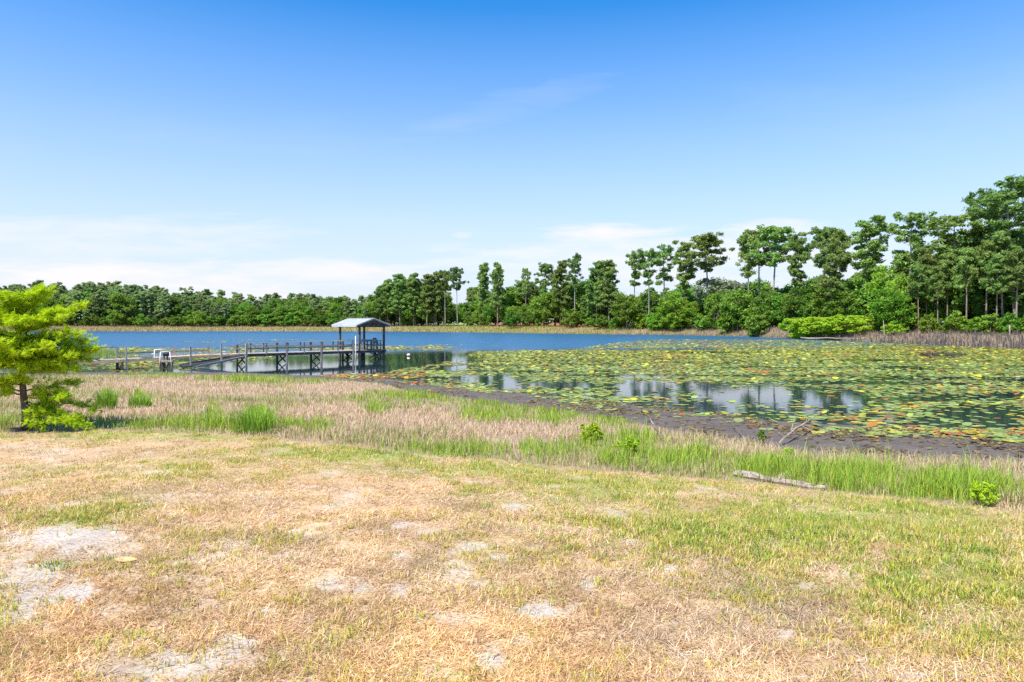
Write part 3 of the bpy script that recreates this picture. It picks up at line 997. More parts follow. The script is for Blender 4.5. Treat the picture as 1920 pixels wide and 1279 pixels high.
def plant(kind, px, top, d, label, group=None, wide=1.0, var=None):
    """a tree of one kind standing at depth d on the bearing of a photo column, its top at a photo row"""
    X, Y = at_depth(px, d)
    zb = gz(X, Y)
    H = EYE + (HOR - top) * d / FOC - zb
    if H < 0.5:
        return None
    vs_ = TREES[kind]
    tr, cr = vs_[random.randrange(len(vs_)) if var is None else var % len(vs_)]
    nm = T_NAME[kind]
    root = empty(nm, (X, Y, zb), random.uniform(0, 6.283))
    s = H / T_H[kind]
    root.scale = (s * wide, s * wide, s)
    link('trunk', tr, None, root); link('crown', cr, None, root)
    return tag(root, label, T_CAT[nm], group)


LAND = [(60, 'behind the feathery sapling'), (170, 'just right of the feathery sapling'), (270, 'behind the left end of the boardwalk'), (330, 'above the bare boardwalk rail posts'),
        (390, 'above the white pipe frame'), (460, 'above the collapsed boardwalk bay'), (540, 'above the start of the dock'), (625, 'above the middle of the dock'), (700, 'behind the dock roof'),
        (760, 'at the left of the big tree dome'), (830, 'at the right of the big tree dome'), (890, 'at the sunny clearing'), (950, 'around the tall pine pair'), (1010, 'left of the pine-straw clearing'),
        (1080, 'over the pine-straw clearing'), (1150, 'under the twin-crowned pines'), (1220, 'around the slender pale-trunked pine'), (1300, 'below the leaning vine-covered pine'), (1360, 'below the lone round pine'),
        (1410, 'beside the mossy oaks'), (1480, 'below the big pine cluster'), (1550, 'above the bright yellow-green bush'), (1610, 'left of the vine-covered pine'), (1680, 'around the layered broadleaf tree'),
        (1750, 'below the ragged open-crowned pine'), (1820, 'below the flat-crowned pine'), (1880, 'below the second tallest pine'), (9999, 'below the tallest pine')]


def where(px):
    return next(w for x, w in LAND if px < x)


def dep(px):
    return float(itp(D_T, (px - 960) / FOC))


# pines and trees that can be told apart on the skyline: kind, column, top row, extra depth, label, width
KEY = [
    ('pine_open', 1906, 352, 2, 'tallest pine, cut by the photo edge above the right shore', 1.25),
    ('pine_open', 1856, 371, 8, 'very tall thin pine standing just beside the tallest pine on the right', .95),
    ('pine_open', 1792, 414, 4, 'broad flat-crowned pine with bare forked limbs below the two tallest pines', 1.35),
    ('pine_full', 1838, 430, 9, 'dense-crowned pine filling the gap under the second tallest pine', 1.0),
    ('pine_open', 1704, 416, 6, 'ragged open-crowned pine with twisted upper limbs left of the flat-crowned pine', 1.1),
    ('pine_vine', 1632, 421, 3, 'vine-covered pine with a thick leafy trunk and ragged top', 1.15),
    ('pine_round', 1578, 441, 2, 'slim pine with straight bare trunk left of the vine-covered pine', .85),
    ('pine_round', 1540, 435, 6, 'round-topped dark pine between the slim pine and the twin pines', .95),
    ('pine_vine', 1492, 448, 3, 'leaning vine-draped pine in the gap beside the big pine cluster', .85),
    ('pine_round', 1446, 432, 4, 'tallest full-crowned pine of the cluster above the bright green bush', 1.15),
    ('pine_round', 1424, 436, 9, 'middle pine of the cluster right of the lone round pine', 1.0),
    ('pine_open', 1404, 452, 2, 'thin bare-stemmed pine at the left edge of the big pine cluster', .8),
    ('pine_round', 1331, 447, 0, 'lone pine with round umbrella crown and tall bare trunk', 1.12),
    ('pine_vine', 1282, 461, 2, 'leaning pine with vines just left of the lone round pine', 1.0),
    ('pine_open', 1246, 470, 5, 'open-crowned pine behind the leaning vine-covered pine', 1.0),
    ('pine_open', 1217, 476, 2, 'slim pine second from the gap at the middle of the right shore', .8),
    ('pine_open', 1189, 478, 0, 'slender pine with long pale bare trunk beside the open sky gap', .8),
    ('pine_full', 1142, 492, 0, 'dense dark pine forming the right half of a twin crown', 1.05),
    ('pine_full', 1118, 492, 4, 'dense dark pine forming the left half of a twin crown', 1.05),
    ('pine_open', 1077, 486, 3, 'thin pine rising alone behind the reddish pine-straw clearing', .75),
    ('pine_full', 1050, 490, 4, 'full pine left of the thin pine over the pine-straw clearing', .9),
    ('pine_round', 1020, 499, 5, 'small-crowned pine over the middle of the far wood', .8),
    ('pine_open', 986, 511, 8, 'thin leaning pine with one small tuft of a crown', .6),
    ('pine_full', 933, 496, 0, 'right-hand pine of the tall pair beside the sunny clearing', .8),
    ('pine_full', 905, 496, 3, 'left-hand pine of the tall pair beside the sunny clearing', .8),
    ('pine_round', 858, 506, 3, 'slim pine with small crown above the sunny clearing', .75),
    ('pine_round', 835, 511, 5, 'pine at the right shoulder of the big dome of trees', .75),
    ('pine_full', 817, 512, 3, 'pine touching the right side of the big dome of trees', .7),
    ('pine_full', 800, 517, 0, 'right part of the big dome of trees behind the boathouse roof', 1.05),
    ('pine_full', 776, 515, 3, 'highest pine of the big dome of trees behind the boathouse roof', 1.1),
    ('pine_full', 750, 517, 1, 'middle left pine of the big dome of trees behind the boathouse roof', 1.1),
    ('pine_full', 727, 526, 3, 'left pine of the big dome of trees behind the boathouse roof', 1.1),
    ('pine_full', 712, 538, 1, 'lowest pine at the left foot of the big dome of trees', 1.0),
    ('oak_moss', 1352, 516, 6, 'grey mossy oak with pale limbs right of the lone round pine', 1.1),
    ('oak_moss', 1384, 524, 8, 'grey-green mossy oak under the left edge of the pine cluster', 1.1),
    ('oak_fresh', 1662, 515, -3, 'bright layered broadleaf tree in front of the vine-covered pine', .8),
    ('oak_fresh', 1262, 556, -6, 'bright green broadleaf tree at the water edge below the leaning pine', 1.0),
    ('oak_fresh', 1375, 568, -6, 'low bright broadleaf tree below the mossy oaks', 1.1),
    ('shrub', 963, 583, -10, 'small pale green bushy tree on the shore before the pine-straw clearing', 1.0),
    ('shrub', 1124, 590, -7, 'dark rounded bush on the shore under the twin-crowned pines', 1.3),
    ('shrub', 1070, 578, -5, 'silvery bush standing before the pine-straw clearing', .9),
    ('shrub_bright', 1588, 588, -8, 'large bright yellow-green bush on the right shore behind dead stalks', 2.0),
    ('shrub_bright', 1548, 591, -8, 'middle mound of bright yellow-green bush on the right shore', 2.0),
    ('shrub_bright', 1510, 597, -8, 'low left mound of bright yellow-green bush on the right shore', 1.5),
    ('shrub_bright', 1674, 605, -9, 'small bright green bush below the layered broadleaf tree', 1.3),
    ('shrub_bright', 1415, 602, -4, 'bright green bush on the shore below the big pine cluster', 1.4),
    ('shrub_bright', 1262, 611, -4, 'low yellow-green bush at the reeds below the leaning pine', 1.8),
]
for px, top, dd in ((1722, 498, -3), (1738, 470, 1), (1758, 505, -2), (1776, 478, 0), (1812, 470, -4), (1848, 455, -3), (1868, 480, -5), (1880, 440, -2), (1905, 470, -5), (1690, 520, 0), (1560, 500, -1), (1568, 512, 1)):
    plant('pine_tall', px, top, dep(px) + dd, f'front-row pine with long bare trunk {where(px)}', 'bare-trunked pines fronting the wood on the right', random.uniform(.8, 1.0))
for k, px, top, dd, lab, wd in KEY:
    plant(k, px, top, dep(px) + dd, lab, None, wd)

MASS = ([-400, 0, 80, 160, 240, 300, 360, 450, 560, 690, 705, 760, 820, 850, 890, 960, 1000, 1100, 1160, 1200, 1300, 1400, 1500, 1600, 1700, 1800, 1920, 2400],
        [545, 548, 534, 538, 540, 546, 550, 556, 554, 558, 540, 530, 535, 560, 548, 540, 532, 526, 540, 545, 532, 530, 525, 508, 482, 455, 420, 380])


def mass(px):
    return float(np.interp(px, *MASS))


ROWS = ['front-row', 'second-row', 'back-row']


def fill():
    # far left wood: pines with some broadleaf trees, three rows deep
    for row, (off, dt, step) in enumerate([(0, 12, 11), (8, 6, 10), (22, 0, 9)]):
        px = -170.0 + row * 4
        while px < 700:
            far_pine = random.random() < np.interp(px, [0, 380, 560, 700], [.95, .85, .35, .3])
            top = mass(px) + dt + random.uniform(-9, 12)
            d = dep(px) + off + random.uniform(-2, 5)
            if far_pine:
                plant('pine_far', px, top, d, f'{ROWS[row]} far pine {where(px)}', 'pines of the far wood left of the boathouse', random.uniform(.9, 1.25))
            else:
                plant(random.choice(['oak', 'oak_tall']), px, top + 3, d, f'{ROWS[row]} rounded far broadleaf tree {where(px)}', 'broadleaf trees of the far wood left of the boathouse', random.uniform(.9, 1.2))
            px += step * random.uniform(.7, 1.3)
    # understory on that shore
    px = -160.0
    while px < 705:
        plant(random.choice(['shrub', 'shrub', 'oak']), px, random.uniform(584, 598), dep(px) - 3 + random.uniform(-2, 3),
              f'bushy green shrub on the far shore {where(px)}', 'shrubs along the far shore behind the dock', random.uniform(.9, 1.5))
        px += random.uniform(9, 20)
    # wood behind the middle and the right of the lake
    for row, (off, dt, step) in enumerate([(5, 22, 24), (16, 10, 22), (30, 4, 20)]):
        px = 705.0 + row * 6
        while px < 2250:
            wd = step * np.interp(px, [700, 1200, 1920], [.7, 1.0, 1.5])
            top = mass(px) + dt * np.interp(px, [700, 1200, 1920], [.7, 1, 1.7]) + random.uniform(-10, 14)
            d = dep(px) + off + random.uniform(-2, 4)
            if not (838 < px < 888 and row < 2):
                r = random.random()
                if r < (.45 if px > 1700 else .25):
                    plant('pine_full' if r < .2 else 'pine_round', px, top - 6, d, f'{ROWS[row]} pine in the wood {where(px)}', 'pines within the wood behind the lily field', random.uniform(.9, 1.2))
                else:
                    plant(random.choice(['oak', 'oak_tall', 'oak']), px, top, d, f'{ROWS[row]} green broadleaf tree in the wood {where(px)}', 'broadleaf trees of the wood behind the lily field', random.uniform(.85, 1.15))
            px += wd * random.uniform(.7, 1.3)
    # lower trees and shrubs along the front of that wood
    px = 1150.0
    while px < 2200:
        r = random.random()
        if 1440 < px < 1640:
            r = .1 + .1 * r
        if px > 1690:
            r = .5 + r / 2
        top = np.interp(px, [1150, 1300, 1500, 1700, 1920], [566, 556, 556, 556, 560]) + random.uniform(-26, 26)
        plant(('oak' if r < .25 else 'oak_fresh') if r < .5 else ('shrub' if r < .7 else 'shrub_fresh'), px, top if r < .5 else random.uniform(584, 600), dep(px) + (4 if 1440 < px < 1640 else -4) + random.uniform(-3, 2),
              f'low leafy growth on the shore {where(px)}', 'low growth along the front of the right shore wood', random.uniform(.8, 1.15))
        px += np.interp(px, [1150, 1920], [13, 26]) * random.uniform(.7, 1.3)
    # dark undergrowth deeper in the wood, seen between the trunks
    px = -180.0
    while px < 2250:
        plant('shrub' if px < 1150 else 'oak', px, np.interp(px, [0, 1150, 1920], [592, 585, 560]) + random.uniform(-5, 5), dep(px) + np.interp(px, [0, 1150], [34, 52]) + random.uniform(0, 8),
              f'leafy bush deep between the trunks {where(px)}', 'undergrowth deep in the wood', random.uniform(1.3, 1.8))
        px += np.interp(px, [0, 1150, 1920], [12, 24, 44]) * random.uniform(.8, 1.2)
    for px in (880, 905, 990, 1012, 1090, 1104):
        plant('shrub', px, random.uniform(582, 594), dep(px) - 2 + random.uniform(0, 5), f'leafy shrub at the foot of the pines {where(px)}', 'shrubs around the pine-straw clearing', random.uniform(.8, 1.2))


fill()


# ------------------------------------------------------------------ dock with roofed end, old boardwalk, boat lift
DV = Vector((0.74, 0.6726, 0)).normalized()       # along the dock, away from the bank
DW = Vector((-DV.y, DV.x, 0))                     # across it, away from the camera
D0 = Vector((-22.5, 57.7, 0))
DECK = 0.94


def dk(t, w=0.0, z=0.0):
    """place on the dock: t metres along, w metres across, z height"""
    return D0 + DV * t + DW * w + Vector((0, 0, z))


def rel(o, pts):
    return [Vector(p) - o for p in pts]


def build_dock():
    org = dk(0, 0, 0)
    root = empty('dock', org)
    tag(root, 'weathered wooden dock on braced posts with railings and a roofed end', 'dock')

    def bar(name, a, b, w, h, mat='wood', parent=root, up=(0, 0, 1), jit=.006):
        return MB().bar(a - org, b - org, w, h, up, jit).build(name, M[mat], parent)

    WID = 1.9; GW = 3.7; T1 = 10.55; T2 = 13.55
    mb = MB()
    t = -0.05
    while t < T1:
        mb.bar(dk(t, -.12, DECK + random.uniform(-.008, .008)) - org, dk(t, WID + .1, DECK + random.uniform(-.008, .008)) - org, .135, .04)
        t += .148
    mb.build('deck_planks', M['wood'], root)
    mb = MB()
    while t < T2 + .1:
        mb.bar(dk(t, -.14, DECK) - org, dk(t, GW + .14, DECK + random.uniform(-.008, .008)) - org, .135, .04)
        t += .148
    mb.build('platform_planks', M['wood'], root)
    for w in (0.02, WID - .02):
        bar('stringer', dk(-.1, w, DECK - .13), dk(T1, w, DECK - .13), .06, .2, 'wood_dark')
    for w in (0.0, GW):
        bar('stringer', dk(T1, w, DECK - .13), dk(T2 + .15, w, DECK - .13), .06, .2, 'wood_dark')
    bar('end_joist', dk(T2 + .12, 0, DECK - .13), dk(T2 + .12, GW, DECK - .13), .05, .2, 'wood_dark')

    def post(t, w, z1, r=.15, mat='wood', z0=-.9):
        lean = Vector((random.uniform(-.03, .03), random.uniform(-.03, .03), 0))
        return bar('post', dk(t, w, z0), dk(t, w, z1) + lean, r, r, mat, up=DV)

    RT = DECK + .90
    for i, t in enumerate((0.0, 3.57, 6.85, 10.1)):
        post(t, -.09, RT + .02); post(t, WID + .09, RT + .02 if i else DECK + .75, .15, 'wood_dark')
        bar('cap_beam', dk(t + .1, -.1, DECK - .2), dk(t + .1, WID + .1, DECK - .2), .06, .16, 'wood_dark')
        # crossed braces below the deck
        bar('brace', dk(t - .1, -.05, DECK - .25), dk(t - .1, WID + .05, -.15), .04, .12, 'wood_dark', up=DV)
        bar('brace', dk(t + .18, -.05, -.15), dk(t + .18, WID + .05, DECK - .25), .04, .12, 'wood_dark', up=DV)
    for t in (1.75, 5.2, 8.5):
        bar('rail_post', dk(t, -.09, DECK - .1), dk(t, -.09, RT), .09, .09, up=DV)
    for t in (1.2, 2.35, 4.6, 5.8, 8.0, 9.1):
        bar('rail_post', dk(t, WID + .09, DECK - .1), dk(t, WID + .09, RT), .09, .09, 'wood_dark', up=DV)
    bar('top_rail', dk(0, -.09, RT + .03), dk(10.1, -.09, RT + .03), .16, .045)
    bar('middle_rail', dk(0, -.03, DECK + .45), dk(10.1, -.03, DECK + .42), .04, .12, 'wood')
    bar('top_rail', dk(.2, WID + .09, RT - .02), dk(10.6, WID + .09, RT + .03), .16, .045)
    bar('middle_rail', dk(-.3, WID + .04, DECK + .62), dk(10.6, WID + .04, DECK + .45), .04, .15, 'wood')
    bar('broken_brace', dk(-.8, WID, DECK + .70), dk(.0, .3, DECK + .25), .04, .1, 'wood_dark')
    # roofed end
    EAVE = DECK + 2.38
    for (t, w) in ((10.75, -.05), (10.75, GW + .05), (13.45, -.05), (13.45, GW + .05)):
        post(t, w, EAVE, .17, 'wood_dark')
    for (t, w) in ((10.45, 1.75), (12.1, 1.9), (12.9, 3.0), (13.1, .9), (11.6, 3.65)):
        post(t, w, DECK - .1, .13, 'wood_dark')
    for (a, b) in (((13.5, -.05, DECK - .15), (12.6, 1.2, .15)), ((13.5, 2.4, DECK - .15), (13.5, .9, .05)), ((11.9, -.02, DECK - .2), (13.45, -.02, -.1)), ((13.45, -.06, DECK - .2), (12.0, -.06, -.1))):
        bar('brace', dk(*a), dk(*b), .05, .11, 'wood_dark')
    for t in (13.45,):
        bar('top_rail', dk(t, 0, RT), dk(t, GW, RT), .14, .045, 'wood')
        bar('middle_rail', dk(t, 0, DECK + .45), dk(t, GW, DECK + .45), .04, .12, 'wood')
    for (t0, t1, w) in ((11.6, 13.45, -.05), (10.75, 13.45, GW + .05)):
        bar('top_rail', dk(t0, w, RT), dk(t1, w, RT), .14, .045, 'wood')
        bar('middle_rail', dk(t0, w, DECK + .42), dk(t1, w, DECK + .42), .04, .12, 'wood')
    for (t, w) in ((12.1, -.05), (12.1, GW), (13.45, 1.2), (13.45, 2.4), (11.6, -.05)):
        bar('rail_post', dk(t, w, DECK), dk(t, w, RT), .09, .09, 'wood_dark', up=DV)
    # gable roof: ridge runs across the dock
    tm = (10.75 + 13.45) / 2; RH = .66; ov = .55; og = .75; half = 1.35 + ov
    z0 = EAVE + .02
    roof = MB()
    w0, w1 = -og * .6, GW + og
    n = 11
    for sgn in (-1, 1):
        for k in range(n):
            a = w0 + (w1 - w0) * k / n; b = w0 + (w1 - w0) * (k + 1) / n
            roof.add(rel(org, [dk(tm + sgn * half, a, z0), dk(tm + sgn * half, b - .012, z0), dk(tm, b - .012, z0 + RH), dk(tm, a, z0 + RH)]) +
                     rel(org, [dk(tm + sgn * half, a, z0 - .03), dk(tm + sgn * half, b - .012, z0 - .03), dk(tm, b - .012, z0 + RH - .03), dk(tm, a, z0 + RH - .03)]),
                     [[0, 1, 2, 3], [7, 6, 5, 4], [0, 4, 5, 1], [1, 5, 6, 2], [2, 6, 7, 3], [3, 7, 4, 0]])
    ro = roof.build('roof', M['metal_roof'], root)
    for sgn in (-1, 1):
        for k in range(n + 1):
            w = w0 + (w1 - w0) * k / n
            MB().bar(dk(tm + sgn * half, w, z0 + .025) - org, dk(tm + sgn * .02, w, z0 + RH + .02) - org, .05, .05).build('roof_rib', M['metal_roof'], ro)
        MB().bar(dk(tm + sgn * (half - .03), w0, z0 - .08) - org, dk(tm + sgn * (half - .03), w1, z0 - .08) - org, .035, .13).build('fascia', M['metal_roof'], ro)
        for w in (w0 + .03, w1 - .03):
            MB().bar(dk(tm + sgn * half, w, z0 - .075) - org, dk(tm, w, z0 + RH - .075) - org, .035, .10).build('barge_board', M['wood'], ro)
        for k in range(6):
            w = w0 + .4 + (w1 - w0 - .8) * k / 5
            MB().bar(dk(tm + sgn * (half - .1), w, z0 - .085) - org, dk(tm, w, z0 + RH - .1) - org, .04, .09).build('rafter', M['wood_dark'], ro)
        bar('roof_beam', dk(tm + sgn * 1.35, w0 + .2, EAVE - .09), dk(tm + sgn * 1.35, w1 - .2, EAVE - .09), .06, .18, 'wood_dark')
    for w in (-.05, GW + .05):
        bar('tie_beam', dk(tm - 1.35, w, EAVE - .02), dk(tm + 1.35, w, EAVE - .02), .05, .14, 'wood_dark')
    MB().bar(dk(tm, w0, z0 + RH + .03) - org, dk(tm, w1, z0 + RH + .03) - org, .24, .03).build('ridge_cap', M['metal_roof'], ro)
    # ladder down to the water at the end
    lad = MB()
    for w in (.95, 1.45):
        lad.bar(dk(13.75, w, -.4) - org, dk(13.62, w, DECK + .1) - org, .06, .06)
    for z in (.05, .33, .61, .88):
        lad.bar(dk(13.70, .95, z) - org, dk(13.70, 1.45, z) - org, .05, .05)
    lad.build('ladder', M['wood_dark'], root)
    # things standing on the dock
    o = dk(10.25, -.22, -.8)
    pole = MB().tube([(0, 0, 0), (.02, 0, 1.6), (0, 0, 3.15)], [.038, .038, .034], 8).build('mooring_pole', M['pvc'], None, True, o)
    tag(pole, 'thin white pipe pole standing in water beside the roofed dock end', 'pole')
    pp = dk(12.1, .35, DECK + .03)
    tb = empty('cleaning_table', pp, math.atan2(DV.y, DV.x))
    tag(tb, 'long weathered grey counter at the railing under the dock roof', 'table')
    MB().bar((-1.0, 0, .97), (.75, 0, .97), .55, .07).build('table_top', M['wood'], tb)
    MB().bar((-.9, .0, .86), (.65, .0, .86), .4, .12).build('apron', M['wood'], tb)
    for x in (-.8, .6):
        for y in (-.2, .2):
            MB().bar((x, y, 0), (x, y, .9), .07, .07).build('leg', M['wood'], tb)
    ch = empty('bar_chair', dk(13.05, .55, DECK + .03), math.atan2(DV.y, DV.x) + .4)
    tag(ch, 'dark slatted high chair near the far end of the roofed dock platform', 'chair')
    MB().bar((-.26, 0, .62), (.26, 0, .62), .5, .05).build('seat', M['wood_dark'], ch)
    for x in (-.24, .24):
        MB().bar((x, .24, 0), (x, .30, 1.12), .06, .06).build('leg', M['wood_dark'], ch)
        MB().bar((x, -.24, 0), (x, -.22, .85), .06, .06).build('leg', M['wood_dark'], ch)
        MB().bar((x, -.26, .86), (x, .28, .86), .07, .04).build('armrest', M['wood_dark'], ch)
    for k in range(4):
        MB().bar((-.17 + k * .113, .27, .64), (-.17 + k * .113, .30, 1.06), .06, .025).build('back_slat', M['wood_dark'], ch)
    MB().bar((-.27, .30, 1.09), (.27, .30, 1.09), .04, .09).build('back_rail', M['wood_dark'], ch)


def build_boardwalk():
    org = dk(-9, 0, 0)
    root = empty('boardwalk', org)
    tag(root, 'old sagging boardwalk over the mud leading from the bank to the dock', 'boardwalk')
    hz = lambda t: float(np.interp(t, [-26, -16.7, -10, -4, 0], [.50, .68, .80, .88, .92]))

    def bar(name, a, b, w, h, mat='wood', jit=.008, up=(0, 0, 1)):
        return MB().bar(a - org, b - org, w, h, up, jit).build(name, M[mat], root)

    mb = MB(); t = -26.0
    while t < -5.8:
        if not (-7.6 < t < -6.9) and random.random() > .04:
            z = hz(t) + random.uniform(-.02, .025)
            mb.bar(dk(t, random.uniform(-.08, .05), z) - org, dk(t + random.uniform(-.03, .03), 1.5 + random.uniform(-.05, .1), z + random.uniform(-.02, .02)) - org, .14, .04)
        t += .155
    mb.build('deck_planks', M['wood'], root)
    # the last bay: only the far half still bridges to the dock
    mb = MB(); t = -5.8
    while t < -.2:
        z = hz(t) + .05 * math.sin((t + 5.8) / 5.6 * math.pi) + random.uniform(-.02, .02)
        mb.bar(dk(t, .75, z) - org, dk(t, 1.6, z + random.uniform(-.02, .02)) - org, .14, .04)
        t += .155
    mb.build('bridging_planks', M['wood_tan'], root)
    for (a, b) in ((-26, -19), (-19, -13.2), (-13.2, -9.4), (-9.4, -6)):
        bar('edge_board', dk(a, -.11, hz(a) - .10), dk(b - .05, -.11, hz(b) - .10), .045, .19, 'wood_tan')
        bar('edge_board', dk(a, 1.6, hz(a) - .10), dk(b - .05, 1.6, hz(b) - .10), .045, .19, 'wood')
    bar('edge_board', dk(-5.9, .72, hz(-6) - .06), dk(-.2, .72, .86), .045, .17, 'wood_tan')
    # posts, with two braced bents
    for t in (-24, -17.5, -12.9, -9.3, -6.0):
        for w in (-.05, 1.55):
            bar('post', dk(t, w, -.3), dk(t, w, hz(t) - .03), .16, .16, 'wood_dark', .01, DV)
    for t in (-9.3, -6.0):
        bar('brace', dk(t, .05, hz(t) - .15), dk(t, .75, -.1), .05, .12, 'wood_dark')
        bar('brace', dk(t, 1.45, hz(t) - .15), dk(t, .80, -.1), .05, .12, 'wood_dark')
    # what is left of the railing
    for (t, w, h) in ((-24, 1.6, .85), (-17.5, 1.6, .85), (-9.3, 1.6, .9), (-9.0, -.1, .98), (-5.2, 1.6, .85), (-4.4, -.1, .85), (-2.4, 1.65, .7), (-2.0, -.12, 1.0), (-13, 1.6, .85)):
        bar('rail_post', dk(t, w, -.2 if w < 0 else hz(t)), dk(t + random.uniform(-.1, .1), w, hz(t) + h), .11, .11, 'wood', .01, DV)
    bar('top_rail', dk(-26, 1.6, 1.36), dk(-9.3, 1.6, hz(-9.3) + .9), .13, .045)
    bar('top_rail', dk(-9.2, 1.6, hz(-9.3) + .9), dk(-2.4, 1.65, hz(-2.4) + .78), .13, .045)
    bar('middle_rail', dk(-9.2, 1.6, hz(-9.3) + .42), dk(-2.4, 1.65, hz(-2.4) + .36), .045, .11)
    # collapsed near half of the last bay
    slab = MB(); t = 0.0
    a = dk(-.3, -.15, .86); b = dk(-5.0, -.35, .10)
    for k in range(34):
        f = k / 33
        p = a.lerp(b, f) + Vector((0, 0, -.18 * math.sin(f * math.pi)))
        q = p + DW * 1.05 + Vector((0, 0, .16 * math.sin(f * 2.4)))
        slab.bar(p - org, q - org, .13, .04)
    slab.build('collapsed_planks', M['motor'], root)  # near-black colour stands in for the shade on the panel's underside
    bar('fallen_stringer', dk(-.2, -.3, .74), dk(-4.4, -.55, .02), .06, .16, 'wood')
    bar('fallen_stringer', dk(-.2, 1.0, .80), dk(-5.0, .9, .16), .06, .16, 'wood_dark')


def build_lift():
    c = dk(-6.55, -.55, 0)
    org = Vector((c.x, c.y, 0))
    root = empty('boat_lift', org, math.atan2(DV.y, DV.x) - .5)
    tag(root, 'white pipe frame with a dark motor on a small wooden stand by the boardwalk', 'boat lift')

    def pipe(pts):
        MB().tube(pts, [.031] * len(pts), 7).build('frame_pipe', M['pvc'], root, True)
    pipe([(-.75, .25, 0), (-.72, .25, 1.5)]); pipe([(-.74, .25, 1.5), (.15, .25, 1.52)]); pipe([(-.74, .25, 1.2), (-.92, .25, 1.15)])
    pipe([(-.25, -.3, 0), (-.16, -.3, 1.32)]); pipe([(-.18, -.3, 1.33), (.50, -.3, 1.36)]); pipe([(.48, -.3, 1.36), (.68, -.3, 0)])
    mo = MB().tube([(-.05, -.05, 1.15), (.05, -.05, 1.15), (.32, -.05, 1.17), (.40, -.05, 1.17)], [.10, .17, .17, .08], 10).build('motor', M['motor'], root)
    MB().bar((.12, -.05, 1.0), (.12, -.05, 1.3), .26, .22).build('motor_housing', M['motor'], mo)
    MB().bar((.02, 0, .5), (.02, 0, 1.05), .10, .10).build('motor_post', M['wood_dark'], root)
    MB().bar((.26, 0, .5), (.26, 0, 1.05), .10, .10).build('motor_post', M['wood_dark'], root)
    MB().bar((-.25, 0, .62), (.70, 0, .62), .6, .14).build('stand_top', M['wood'], root)
    for x in (-.15, .55):
        for y in (-.22, .22):
            MB().bar((x, y, -.3), (x, y, .56), .12, .12).build('leg', M['wood_dark'], root)


build_dock()
build_boardwalk()
build_lift()


# ------------------------------------------------------------------ lily pads
PAD_TOP = ([600, 640, 720, 760, 800, 850, 880, 900, 1000, 1060, 1100, 1150, 1200, 1250, 1480, 1600, 1750, 1920, 2300],
           [706, 702, 699, 690, 684, 676, 665, 659, 657, 656, 651, 643, 638, 633, 636, 641, 647, 654, 672])
HOLES = [(925, 716, 66, 15, 1.0), (1050, 722, 90, 8, .9), (1215, 728, 70, 18, 1.0), (1330, 728, 70, 13, .95), (1440, 742, 160, 22, 1.0), (1570, 748, 80, 18, .85), (820, 672, 90, 10, 1.0),
         (1200, 655, 150, 2.6, .9), (1330, 661, 90, 1.8, .7), (1770, 665, 70, 5, 1.0), (1640, 676, 90, 2.4, .7), (1100, 641, 40, 3, .6), (840, 690, 34, 6, .7), (1720, 740, 80, 9, .45), (1640, 762, 70, 9, .5)]
MATS = [(610, 652, 230, 4.0, 1.4), (330, 657, 160, 5, 1.2), (370, 641, 80, 1.6, .7), (500, 637.5, 90, 1.2, .55), (270, 682, 130, 12, .55), (420, 672, 70, 8, .5), (840, 648, 70, 1.2, .6), (100, 668, 120, 16, .5), (690, 706, 80, 4.5, 1.3)]


def pad_density(X, Y):
    px, py = to_px(X, Y, np.zeros_like(X))
    u = X / Y
    top = np.interp(px, *PAD_TOP) + 3.0 * (fbm(X * .12, Y * .12, 161, 3) - .5)
    srow = HOR + FOC * EYE / np.maximum(itp(S_T, u), 5)
    d = sstep(-.8, 1.6, py - top) * (px > 610)
    d = d * (1 - .35 * sstep(680, 720, py)) * (.62 + .76 * fbm(X * .35, Y * .22, 163, 4))
    gap = fbm(X * .16, Y * .5, 167, 4)
    d = d * (1 - .9 * sstep(.50, .62, gap) * sstep(662, 690, py))
    d = d * (1 - .97 * np.clip(1.7 * blobs(px, py, HOLES, .35, 171), 0, 1))
    d = d * (1 - .5 * sstep(690, 790, py))
    d = np.maximum(d, blobs(px, py, MATS, .45, 173))
    d = d * np.where(py < srow + 4, 1, .55 * sstep(srow + 30, srow + 4, py) * (px > 1050) + .4 * (py < srow + 8))
    return px, py, d


PAD_COL = np.array([(.235, .31, .07), (.29, .36, .08), (.18, .26, .065), (.41, .42, .05), (.52, .46, .045), (.255, .325, .11), (.48, .28, .035), (.42, .16, .03), (.30, .10, .04), (.18, .10, .045)])


def pad_colours(px, py, n):
    k = rng.random(n)
    far = sstep(700, 655, py)
    patch = fbm(px * .012, py * .06, 181, 3)
    orange = .06 + .22 * sstep(.5, .72, patch)
    c = np.where(k < orange, rng.integers(6, 10, n), np.where(k < orange + .18 + .34 * far, rng.integers(3, 5, n), rng.choice([0, 1, 2, 5], n)))
    c = np.where((px < 800) & (py > 696) & (rng.random(n) < .6), rng.integers(6, 10, n), c)
    return c


